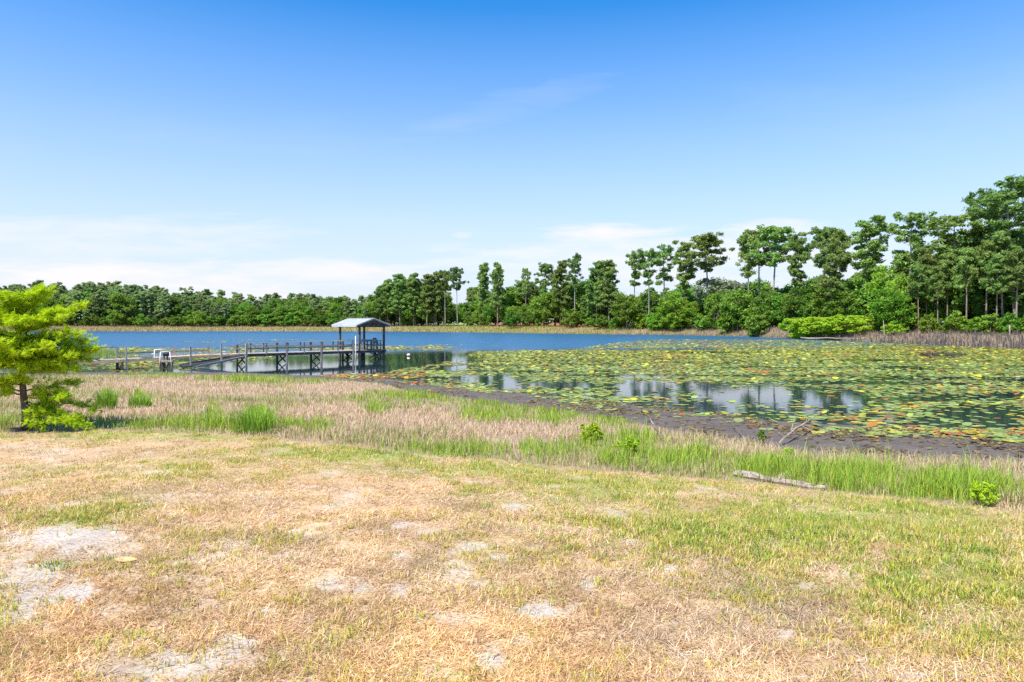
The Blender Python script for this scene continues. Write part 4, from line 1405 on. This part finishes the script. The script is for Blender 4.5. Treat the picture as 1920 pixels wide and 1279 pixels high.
def build_pads():
    N = 420000
    r = rng.random(N)
    Y = 20 / (1 - r * (1 - 20 / 145.)) ** 1.0
    u = rng.uniform(-.80, .82, N)
    X = u * Y
    px, py, d = pad_density(X, Y)
    # sampling is even per picture column and per 1/depth; thin it out where that crowds the near water
    keep = rng.random(N) < d * np.interp(Y, [20, 30, 50, 80, 145], [.16, .26, .5, .95, 1.0])
    X, Y, px, py = X[keep], Y[keep], px[keep], py[keep]
    order = np.argsort(Y)
    X, Y, px, py = X[order], Y[order], px[order], py[order]
    cid = pad_colours(px, py, len(X))
    zg = ground_z(X, Y)
    n_own = 300
    ok = (px > 700) & (px < 1960)
    own = np.zeros(len(X), bool); own[np.where(ok)[0][:n_own]] = True
    # --- the rest of the field as one mass
    i = ~own
    x, y, c, z = X[i], Y[i], PAD_COL[cid[i]], np.maximum(zg[i], 0)
    n = len(x)
    c = c * rng.uniform(.75, 1.25, (n, 1))
    rad = rng.uniform(.10, .20, n) * np.interp(y, [20, 45, 90, 145], [1, 1.05, 1.35, 1.9])
    curl = (rng.random(n) < .10)
    tilt = np.where(curl, rng.uniform(.12, .42, n), rng.uniform(0, .055, n)) * np.interp(y, [20, 60, 140], [1, .8, .45])
    ta = rng.uniform(0, 6.283, n)
    lift = rng.uniform(.006, .03, n) + np.where(curl, rad * np.sin(tilt) * .9, 0)
    e1 = np.stack([np.cos(ta), np.sin(ta), np.zeros(n)], 1)
    e2 = np.stack([-np.sin(ta) * np.cos(tilt), np.cos(ta) * np.cos(tilt), np.sin(tilt)], 1)
    ctr = np.stack([x, y, z + lift], 1)
    K = 6
    ring = []
    for k in range(K):
        a = 2 * math.pi * k / K
        rr = rad * rng.uniform(.82, 1.1, n)
        ring.append(ctr + e1 * (rr * math.cos(a))[:, None] + e2 * (rr * math.sin(a))[:, None])
    v = np.stack(ring, 1).reshape(-1, 3)
    v[:, 2] = np.maximum(v[:, 2], .004)
    f = np.arange(n * K).reshape(n, K)
    me = new_mesh('lily_field', v, f, np.repeat(c, K, 0))
    o = link('lily_field', me, M['pad'])
    tag(o, 'dense field of green, yellow and orange lily pads covering the water', 'lily pads', None, 'stuff')
    # --- the pads that show largest, one by one
    kinds = {}
    names = ['dull green', 'fresh green', 'dark green', 'yellow-green', 'yellow', 'grey-green', 'orange', 'rust-orange', 'reddish brown', 'brown']
    for j in np.where(own)[0]:
        ci = int(cid[j]); var = random.randrange(3)
        if (ci, var) not in kinds:
            vv = [(0.12, 0, .0)]; m = 15
            for k in range(m + 1):
                a = .22 + (2 * math.pi - .44) * k / m
                rr = 1 + .07 * math.sin(3 * a + var) + random.uniform(-.03, .03)
                up = .02 + (.05 if ci < 6 else .22) * (math.sin(2 * a + var * 2) ** 2) * rr
                vv.append((rr * math.cos(a), rr * math.sin(a), up))
            ff = [[0, k, k + 1] for k in range(1, m + 1)]
            cc = np.tile(PAD_COL[ci], (len(vv), 1)) * np.random.default_rng(ci * 7 + var).uniform(.8, 1.15, (len(vv), 1))
            me = new_mesh('lily_pad', vv, ff, np.clip(cc, 0, 1)); me.materials.append(M['pad'])
            kinds[(ci, var)] = me
        rad_ = random.uniform(.13, .24)
        zz = max(float(zg[j]), 0) + .012 + random.uniform(0, .02)
        p = link('lily_pad', kinds[(ci, var)], None, None, (float(X[j]), float(Y[j]), zz))
        p.rotation_euler = (random.uniform(-.06, .06), random.uniform(-.06, .06), random.uniform(0, 6.28))
        p.scale = (rad_, rad_ * random.uniform(.85, 1), rad_)
        place = 'stranded on the mud' if zg[j] > .004 else ('floating among sparse pads near the muddy shore' if px[j] < 1500 else 'floating off the muddy shore in the right corner')
        tag(p, f'{names[ci]} lily pad {place}', 'lily pad', f'{names[ci]} lily pads {place}')
    print('pads', n, own.sum())


def build_mud_litter():
    # dead leaves and scraps lying on the mud
    N = 9000
    u = rng.uniform(-.22, .80, N)
    S = itp(S_T, u); Mm = itp(M_T, u)
    Y = Mm - .4 + (S - Mm + .9) * rng.random(N)
    X = u * Y
    keep = rng.random(N) < (.12 + .9 * sstep(.45, .68, fbm(X * .8, Y * .5, 191, 4)))
    X, Y = X[keep], Y[keep]; n = len(X)
    Z = np.maximum(ground_z(X, Y), 0) + .012
    rad = rng.uniform(.02, .13, n) * rng.choice([.6, 1, 1], n)
    cc = np.array([(.16, .105, .06), (.22, .15, .07), (.11, .08, .06), (.33, .20, .06), (.30, .25, .09), (.20, .17, .13)])[rng.integers(0, 6, n)] * rng.uniform(.7, 1.2, (n, 1))
    K = 5; ring = []
    ph = rng.uniform(0, 6.28, n); sx = rng.uniform(.4, 1, n)
    for k in range(K):
        a = 2 * math.pi * k / K + ph
        rr = rad * rng.uniform(.6, 1.2, n)
        ring.append(np.stack([X + rr * np.cos(a), Y + rr * sx * np.sin(a), Z + rng.uniform(0, .9, n) * rad * rng.random(n)], 1))
    v = np.stack(ring, 1).reshape(-1, 3)
    me = new_mesh('mud_litter', v, np.arange(n * K).reshape(n, K), np.repeat(cc, K, 0))
    o = link('mud_litter', me, M['blade'])
    tag(o, 'brown dead leaves and scraps scattered on the wet mud', 'leaf litter', None, 'stuff')


def build_flowers():
    mb = MB()
    for ring, (n, r, z, tl) in enumerate(((7, 1.0, .35, .5), (6, .65, .7, .9))):
        for k in range(n):
            a = 2 * math.pi * k / n + ring * .4
            ca, sa = math.cos(a), math.sin(a)
            mb.add([(0, 0, .1), (r * .6 * ca - .22 * sa, r * .6 * sa + .22 * ca, z * .6), (r * ca, r * sa, z), (r * .6 * ca + .22 * sa, r * .6 * sa - .22 * ca, z * .6)], [[0, 1, 2, 3]])
    me = new_mesh('water_lily_flower', mb.v, mb.f); me.materials.append(M['white_paint'])
    spots = [(933, 660), (1112, 652), (1198, 660), (1240, 655), (1288, 700), (1325, 662), (1395, 652), (1430, 648), (1468, 655), (1512, 658), (1545, 652), (1576, 664), (1460, 672), (1380, 680), (1040, 664),
             (1000, 676), (1130, 690), (1235, 710), (1350, 668), (1622, 656), (1680, 664), (1735, 660), (1802, 672), (1850, 662), (1280, 645), (1490, 643), (1560, 647)]
    for i, (px, py) in enumerate(spots):
        p = on_level(px, py, .03)
        s = .13 if i else .2
        o = link('water_lily_flower', me, None, None, p); o.scale = (s, s, s)
        if i == 0:
            tag(o, 'white water lily blossom at the upper left edge of the lily field', 'flower')
        else:
            tag(o, 'small white water lily blossom open among the lily pads', 'flower', 'white blossoms in the lily field')


build_pads()
build_mud_litter()
build_flowers()


# ------------------------------------------------------------------ buoy, dead stalks, logs on the right shore
def build_buoy():
    p = on_level(766, 668, 0)
    root = empty('buoy', p)
    tag(root, 'small round white and red float on calm water right of the dock', 'buoy')

    def ball(z0, z1, name, mat):
        pts = []; rad = []
        for k in range(7):
            z = z0 + (z1 - z0) * k / 6
            pts.append((0, 0, .10 + z * .19)); rad.append(max(.012, .19 * math.sqrt(max(0, 1 - z * z))))
        MB().tube(pts, rad, 14).build(name, M[mat], root, True)
    ball(-.98, -.05, 'lower_half', 'red_paint'); ball(-.04, .98, 'upper_half', 'white_paint')
    MB().tube([(0, 0, .28), (0, 0, .36)], [.03, .02], 6).build('ring', M['motor'], root)


def build_stalks():
    meshes = []
    for k in range(7):
        mb = MB()
        L = 1.0
        lean = random.uniform(-.10, .10)
        mb.tube([(0, 0, -.3), (lean * .4 + random.uniform(-.02, .02), 0, .5), (lean, random.uniform(-.05, .05), L)], [.085, .07, .04 + .03 * (k % 2)], 5)
        if k % 2:
            mb.tube([(lean * .5, 0, .55), (lean * .5 + .12, .05, .85)], [.02, .008], 3)
        if k % 3 == 0:
            mb.tube([(lean * .3, 0, .35), (lean * .3 - .14, -.04, .52)], [.018, .008], 3)
        me = new_mesh('dead_stalk', mb.v, mb.f); me.materials.append(M['stake'])
        meshes.append(me)
    n = 0
    while n < 270:
        px = random.choice([random.uniform(1480, 1960), random.uniform(1580, 1960), random.uniform(1660, 1960)])
        u = (px - 960) / FOC
        F = float(itp(F_T, u)); D = float(itp(D_T, u))
        Y = F - 3.0 + (D - F) * random.random() ** 1.8 * .75
        X = u * Y
        if vnoise(np.array([X * .35]), np.array([Y * .35]), 201)[0] < random.uniform(.15, .6):
            continue
        h = random.choice([random.uniform(.5, 1.0), random.uniform(.8, 1.5)])
        o = link('dead_stalk', meshes[random.randrange(7)], None, None, (X, Y, max(gz(X, Y), -.3)))
        o.rotation_euler = (0, 0, random.uniform(0, 6.28)); s = random.uniform(.7, 1.25)
        o.scale = (s, s, h)
        tag(o, 'grey dead stalk standing in the thicket of stalks along the right shore', 'dead stalk', 'dead stalks along the right shore')
        n += 1
    # the finer stems between them
    N = 5200
    u = rng.uniform(.12, .80, N)
    px = u * FOC + 960
    F = itp(F_T, u); D = itp(D_T, u)
    Y = F - 1.6 + (D - F) * .85 * rng.random(N) ** 1.4; X = u * Y
    keep = rng.random(N) < np.interp(px, [1120, 1350, 1500, 1920], [.15, .5, 1, 1]) * (.4 + fbm(X * .2, Y * .2, 203, 3))
    X, Y = X[keep], Y[keep]; n = len(X)
    col = np.array([(.20, .17, .16), (.12, .10, .095), (.28, .235, .215), (.15, .12, .12)])[rng.integers(0, 4, n)]
    b = blades(np.stack([X, Y, np.maximum(ground_z(X, Y), -.05)], 1), rng.uniform(.5, 1.25, n), rng.uniform(.035, .075, n), rng.uniform(0, 6.28, n), rng.uniform(0, .25, n), col, 2)
    o = stuff('dead_stems', [b], 'fine grey dead stems massed along the right shore', M['blade'])
    o['category'] = 'dead stems'


def log_between(name, pa, pb, r0, r1, mat, label, cat, wob=.012, lift=0.0, extra=()):
    a = Vector(pa); b = Vector(pb)
    mb = MB(); n = 9; pts = []; rad = []
    L = (b - a).length
    for k in range(n):
        f = k / (n - 1)
        p = a.lerp(b, f) + Vector((random.uniform(-1, 1), random.uniform(-1, 1), random.uniform(-.4, .8))) * wob * L
        if lift:
            p.z += lift * f
        pts.append(p - a); rad.append((r0 + (r1 - r0) * f) * random.uniform(.85 - wob * 8, 1.15 + wob * 4) * (.75 if k in (0, n - 1) else 1))
    v, f_ = tube(pts, rad, 9, True, .14)
    mb.add(v, f_)
    root = empty(name, a)
    mb.build('stem', M[mat], root)
    for (f, d, ln, r) in extra:
        p = pts[int(f * (n - 1))]
        d = Vector(d).normalized()
        q = p + d * ln * .55 + Vector((random.uniform(-.05, .05), 0, random.uniform(-.03, .05))) * ln
        MB().tube([p, q, p + d * ln], [r, r * .7, r * .25], 5).build('side_branch', M[mat], root)
    return tag(root, label, cat)


def build_wood():
    z = .55
    log_between('fallen_log', on_level(1500, 634, z), on_level(1640, 635, z), .14, .10, 'deadwood', 'pale fallen trunk lying level among dead stalks below the bright bush', 'log')
    log_between('fallen_log', on_level(1664, 633, .8), on_level(1742, 627, 1.1), .13, .11, 'wood_tan', 'reddish fallen log sloping up behind dead stalks on the right shore', 'log')
    X, Y = at_depth(1893, 108)
    pz = gz(X, Y)
    po = MB().tube([(0, 0, -.3), (.02, 0, 1.0), (0, .02, 2.05)], [.12, .11, .10], 8).build('shore_post', M['deadwood'], None, True, (X, Y, pz))
    tag(po, 'pale bare post standing alone at the right end of the far shore', 'post')
    X, Y = at_depth(1657, 120)
    sn = MB().tube([(0, 0, -.3), (.1, 0, 2.2), (-.05, .05, 4.2)], [.14, .10, .04], 7)
    for k in range(4):
        zz = 1.5 + k * .6; a = k * 2.2
        sn.tube([(.05, 0, zz), (.05 + .7 * math.cos(a), .7 * math.sin(a), zz + .35)], [.03, .012], 4)
    o = sn.build('dead_snag', M['deadwood'], None, True, (X, Y, gz(X, Y)))
    tag(o, 'thin grey dead snag standing in front of the layered broadleaf tree', 'dead tree')
    # old log at the edge of the mown lawn
    a = on_ground(1374, 893); b = on_ground(1550, 921)
    a.z += .045; b.z += .03
    log_between('rotten_log', a, b, .066, .046, 'deadwood', 'rotten grey log lying along the edge of the mown lawn', 'log', wob=.022,
                extra=((.35, (.3, -.6, .1), .16, .02), (.6, (.5, .5, .5), .18, .018), (.85, (.6, -.5, .15), .2, .016)))
    # dead branches on the mud
    a = on_ground(1243, 828); a.z += .02
    log_between('broken_branch', a, a + Vector((-.34, .2, .62)), .035, .012, 'deadwood', 'pale bent stick rising from the grass beside the leafy weed on the bank', 'branch', extra=((.0, (-.32, .0, .55), .42, .04), (.1, (.9, .3, .3), .3, .015)))
    a = on_ground(1462, 838); b = on_ground(1540, 800)
    log_between('broken_branch', a + Vector((0, 0, .08)), b + Vector((0, 0, .52)), .038, .012, 'deadwood', 'long grey fallen branch reaching across the mud above the rotten log', 'branch',
                extra=((.35, (.25, .1, .9), .6, .016), (.5, (.6, -.2, -.3), .5, .014), (.7, (.1, .3, .9), .4, .010), (.2, (-.6, .1, .5), .5, .014)))
    a = on_ground(1440, 822)
    log_between('broken_branch', a, a + Vector((-.06, .05, .62)), .022, .008, 'twig', 'dark upright twig standing in grass left of the long fallen branch', 'branch', extra=((.6, (-.5, 0, .5), .2, .008), (.4, (.5, 0, .6), .24, .008)))
    a = on_ground(1398, 826); b = on_ground(1372, 806)
    log_between('broken_branch', a, b + Vector((0, 0, .2)), .02, .008, 'twig', 'dark fallen twig arching over the mud edge between two sticks', 'branch', extra=((.5, (.4, .1, .4), .3, .008),))
    a = on_ground(1283, 820)
    log_between('broken_branch', a, a + Vector((.02, .02, .5)), .016, .012, 'twig', 'short dark upright stub in bright grass right of the pale bent stick', 'branch')
    a = on_ground(1060, 790)
    log_between('broken_branch', a, a + Vector((.75, .5, .75)), .010, .005, 'deadwood', 'very thin pale stem leaning right out of the tan grass', 'branch')


def small_plant(name, px, py, H, W, kind, label, cat, n=28, leafn=26, size=.06):
    p = on_ground(px, py)
    tr, cr = make_broad(1.0, W, n * 2, leafn, size * .62 / H, .06, 1.0, .12)
    tr.materials.append(M['twig']); cr.materials.append(M[kind])
    root = empty(name, p); root.scale = (H, H, H)
    link('stem', tr, None, root); link('foliage', cr, None, root)
    return tag(root, label, cat)


def grass_clump(px, py, H, W, n, cols, label):
    p = on_ground(px, py)
    a = rng.uniform(0, 6.28, n); r = W * np.sqrt(rng.random(n))
    P = np.stack([r * np.cos(a), r * np.sin(a) * .7, np.full(n, -.03)], 1)
    col = pick(cols, rng.random(n)) * rng.uniform(.75, 1.15, (n, 1))
    v, f, c = blades(P, H * rng.uniform(.5, 1.15, n), rng.uniform(.012, .024, n) * (.4 + p.y * .03), a + rng.normal(0, .6, n), rng.uniform(.05, .6, n), col, 2)
    o = link('grass_clump', new_mesh('grass_clump', v, f, np.clip(c, 0, 1)), M['blade'], None, p)
    return tag(o, label, 'grass clump')


def build_small():
    BG = [(.24, .43, .05), (.32, .48, .06), (.19, .36, .05)]
    small_plant('leafy_weed', 1108, 836, .50, .55, 'bright', 'round bright green leafy weed in the tan grass on the bank', 'weed')
    small_plant('leafy_weed', 1180, 856, .40, .5, 'bright', 'loose green weed below and right of the round leafy weed', 'weed', 20, 20)
    small_plant('leafy_weed', 1480, 862, .34, .35, 'bright', 'small upright bright green plant under the long fallen branch', 'weed', 18, 22, .045)
    small_plant('leafy_weed', 1428, 832, .42, .35, 'broad', 'green weed around the dark upright twig on the bank', 'weed', 18, 22, .05)
    small_plant('leafy_weed', 1845, 950, .34, .5, 'bright', 'light green broad-leaved weed at the lawn edge on the right', 'weed', 30, 24, .04)
    grass_clump(201, 766, .62, .26, 260, BG, 'taller bright green grass clump beside the sapling on the bank')
    grass_clump(262, 764, .45, .30, 240, BG, 'shorter bright green grass clump right of the taller one')
    grass_clump(478, 812, .55, .36, 300, BG, 'wide green grass clump at the lawn edge below the dock')
    grass_clump(105, 1066, .085, .12, 60, [(.22, .34, .06), (.30, .40, .07)], 'small green grass tuft on the bare sand')
    grass_clump(1275, 1218, .05, .05, 60, [(.62, .22, .06), (.5, .18, .05)], 'little orange dead grass tuft on the lawn')
    # one large fallen leaf
    p = on_ground(237, 1056)
    mb = MB()
    L = .17; W = .022; n = 8
    for k in range(n + 1):
        f = k / n; w = W * math.sin(math.pi * min(.98, max(.02, f))) ** .8
        mb.v += [(f * L - L / 2, -w, .018 + .012 * f), (f * L - L / 2, 0, .006 + .02 * math.sin(f * 3)), (f * L - L / 2, w, .026 + .01 * f)]
    for k in range(n):
        b = k * 3
        mb.f += [[b, b + 3, b + 4, b + 1], [b + 1, b + 4, b + 5, b + 2]]
    lm = principled('dead_leaf', (.6, .36, .16), .6, .2, (20, (.50, .28, .12), (.66, .42, .20)))
    o = mb.build('fallen_leaf', lm, None, True, p); o.rotation_euler = (.35, 0, -.1)
    tag(o, 'large orange-brown fallen leaf lying on the dry lawn', 'leaf')
    st = principled('pale_stone', (.62, .6, .56), .8, .2, (25, (.5, .47, .43), (.72, .7, .67)), (40, .4))
    for (px, py, r, lab) in ((213, 1000, .022, 'small pale stone on the sandy lawn above the fallen leaf'), (382, 1054, .030, 'white shell-like stone right of the fallen leaf'),
                             (838, 847, .06, 'grey stone at the edge of the mown lawn in the middle'), (890, 1203, .016, 'tiny white stone above the lower bare sand patch'), (1635, 932, .025, 'small pale stone beside tall grass right of the rotten log')):
        p = on_ground(px, py)
        pts = [(0, 0, -r * .4), (0, 0, -r * .1), (0, 0, r * .35), (0, 0, r * .62)]
        v, f = tube(pts, [r * .7, r, r * .8, r * .3], 9, True, .2)
        o = MB().add([(a.x * 1.25, a.y, a.z) for a in v], f).build('stone', st, None, True, p)
        o.rotation_euler = (0, 0, random.uniform(0, 3))
        tag(o, lab, 'stone')


build_buoy()
build_stalks()
build_wood()
build_small()


# ------------------------------------------------------------------ the sapling on the bank
def build_sapling():
    base = on_ground(50, 806)
    k = base.y / FOC                      # metres per photo pixel at its depth
    root = empty('cypress_sapling', base)
    tag(root, 'young feathery yellow-green cypress at the lawn edge', 'tree')
    loc = lambda px, py, dy=0.0: np.array([(px - 50) * k, dy, (806 - py) * k])
    tp = [loc(48, 812), loc(49, 780), loc(44, 740), loc(41, 700), loc(40, 660), loc(36, 620), loc(33, 585), loc(32, 566)]
    MB().tube(tp, [.088, .07, .058, .048, .038, .026, .014, .006], 9).build('trunk', M['bark_sapling'], root, True)
    tpa = np.array(tp)
    br = MB()
    P = []; Dn = []; S = []
    def limb(a, b, sag, r):
        n = 9
        t = np.linspace(0, 1, n)[:, None]
        p = a + (b - a) * t
        p[:, 2] += sag * np.sin(t[:, 0] * math.pi) + rng.normal(0, .012, n)
        p[1:, :2] += rng.normal(0, .014, (n - 1, 2))
        br.tube(p, list(np.linspace(r, r * .2, n)), 5, False)
        L = np.linalg.norm(b - a)
        for q in range(int(17 * L / .8) + 5):
            f = rng.uniform(.12, 1.0)
            o = np.array([np.interp(f, t[:, 0], p[:, j]) for j in range(3)])
            ax = (b - a) / L
            side = np.cross(ax, [0, 0, 1]); side /= np.linalg.norm(side) + 1e-6
            d = ax * rng.uniform(.35, 1.0) + side * rng.choice([-1, 1]) * rng.uniform(.3, 1.0) + np.array([0, 0, rng.uniform(-.28, .42)])
            d /= np.linalg.norm(d)
            l2 = rng.uniform(.12, .34) * (1.15 - .55 * f)
            e = o + d * l2
            br.tube([o, o + d * l2 * .5 + np.array([0, 0, .01]), e], [.004, .003, .0015], 3, False)
            for s in range(int(9 + 22 * l2)):
                g = rng.uniform(.1, 1.05)
                pp = o + d * l2 * g
                dd = d * rng.uniform(.3, 1) + rng.normal(0, .55, 3) + np.array([0, 0, .10])
                P.append(pp); Dn.append(dd / np.linalg.norm(dd)); S.append(rng.uniform(.05, .115))
    # limbs: start row on the trunk, end column, end row, depth offset
    limbs = []
    for i in range(46):
        zf = rng.uniform(.42, .98)
        row = 806 - zf * 240
        a = np.array([np.interp((806 - row) * k, tpa[:, 2], tpa[:, j]) for j in range(3)])
        az = i * 2.399 + rng.normal(0, .3)
        reach = np.interp(zf, [.28, .5, .72, .88, 1.0], [.85, 1.05, 1.28, .95, .35]) * rng.uniform(.65, 1.08)
        rise = np.interp(zf, [.3, .6, 1], [.02, .14, .24]) * rng.uniform(.4, 1.4)
        limbs.append((a, a + np.array([math.cos(az) * reach, math.sin(az) * reach, rise]), .03))
    for (r0, px, py, dy) in ((640, 160, 628, -.2), (632, 146, 578, .1), (625, 135, 592, -.3), (640, 160, 640, .1), (660, 150, 690, -.3), (670, 110, 650, -.5), (690, 90, 690, -.5), (610, 60, 570, -.3),  (620, 120, 585, -.2), (650, 165, 655, .2), (655, 150, 668, -.3), (610, 82, 566, 0), (600, 10, 570, -.2), (690, 130, 672, .1),
                             (745, 150, 742, -.35), (752, 186, 798, -.3), (758, 160, 790, -.45), (760, 130, 786, -.2), (745, 170, 770, .1), (735, 120, 725, .3), (765, 108, 800, -.5),
                             (740, -30, 735, -.2), (735, -10, 715, -.4), (725, 70, 705, -.5), (728, 30, 708, -.5), (650, 100, 600, -.5), (640, 60, 600, -.6)):
        zz = (806 - r0) * k
        a = np.array([np.interp(zz, tpa[:, 2], tpa[:, j]) for j in range(3)])
        limbs.append((a, loc(px, py, dy), .05))
    for a, b, sag in limbs:
        limb(a, b, sag, .016)
    br.build('limbs', M['bark_sapling'], root)
    P = np.array(P); Dn = np.array(Dn); S = np.array(S)
    n = len(P)
    # each spray: a feather of narrow leaflets either side of its stem
    ref = rng.normal(0, 1, (n, 3)) * .5 + np.array([0, 0, 1.0])
    side = np.cross(Dn, ref); side /= np.linalg.norm(side, axis=1, keepdims=True) + 1e-9
    V = []
    m = 4
    for j in range(m):
        f = (j + .6) / m
        o = P + Dn * (S * f)[:, None]
        ll = S * (.48 - .18 * f) * rng.uniform(.8, 1.2, n)
        for sg in (-1, 1):
            d = side * sg + Dn * .75
            d /= np.linalg.norm(d, axis=1, keepdims=True)
            w = Dn * (.0066)
            e = o + d * ll[:, None] + np.array([0, 0, -.004])
            V.append(np.stack([o - w, o + w, e + w * .6, e - w * .6], 1))
    V = np.concatenate(V).reshape(-1, 3)
    V[:, 2] = np.maximum(V[:, 2], -.02)
    link('crown', new_mesh('crown', V, np.arange(len(V)).reshape(-1, 4)), M['cypress'], root)
    print('sapling quads', len(V) // 4)


build_sapling()
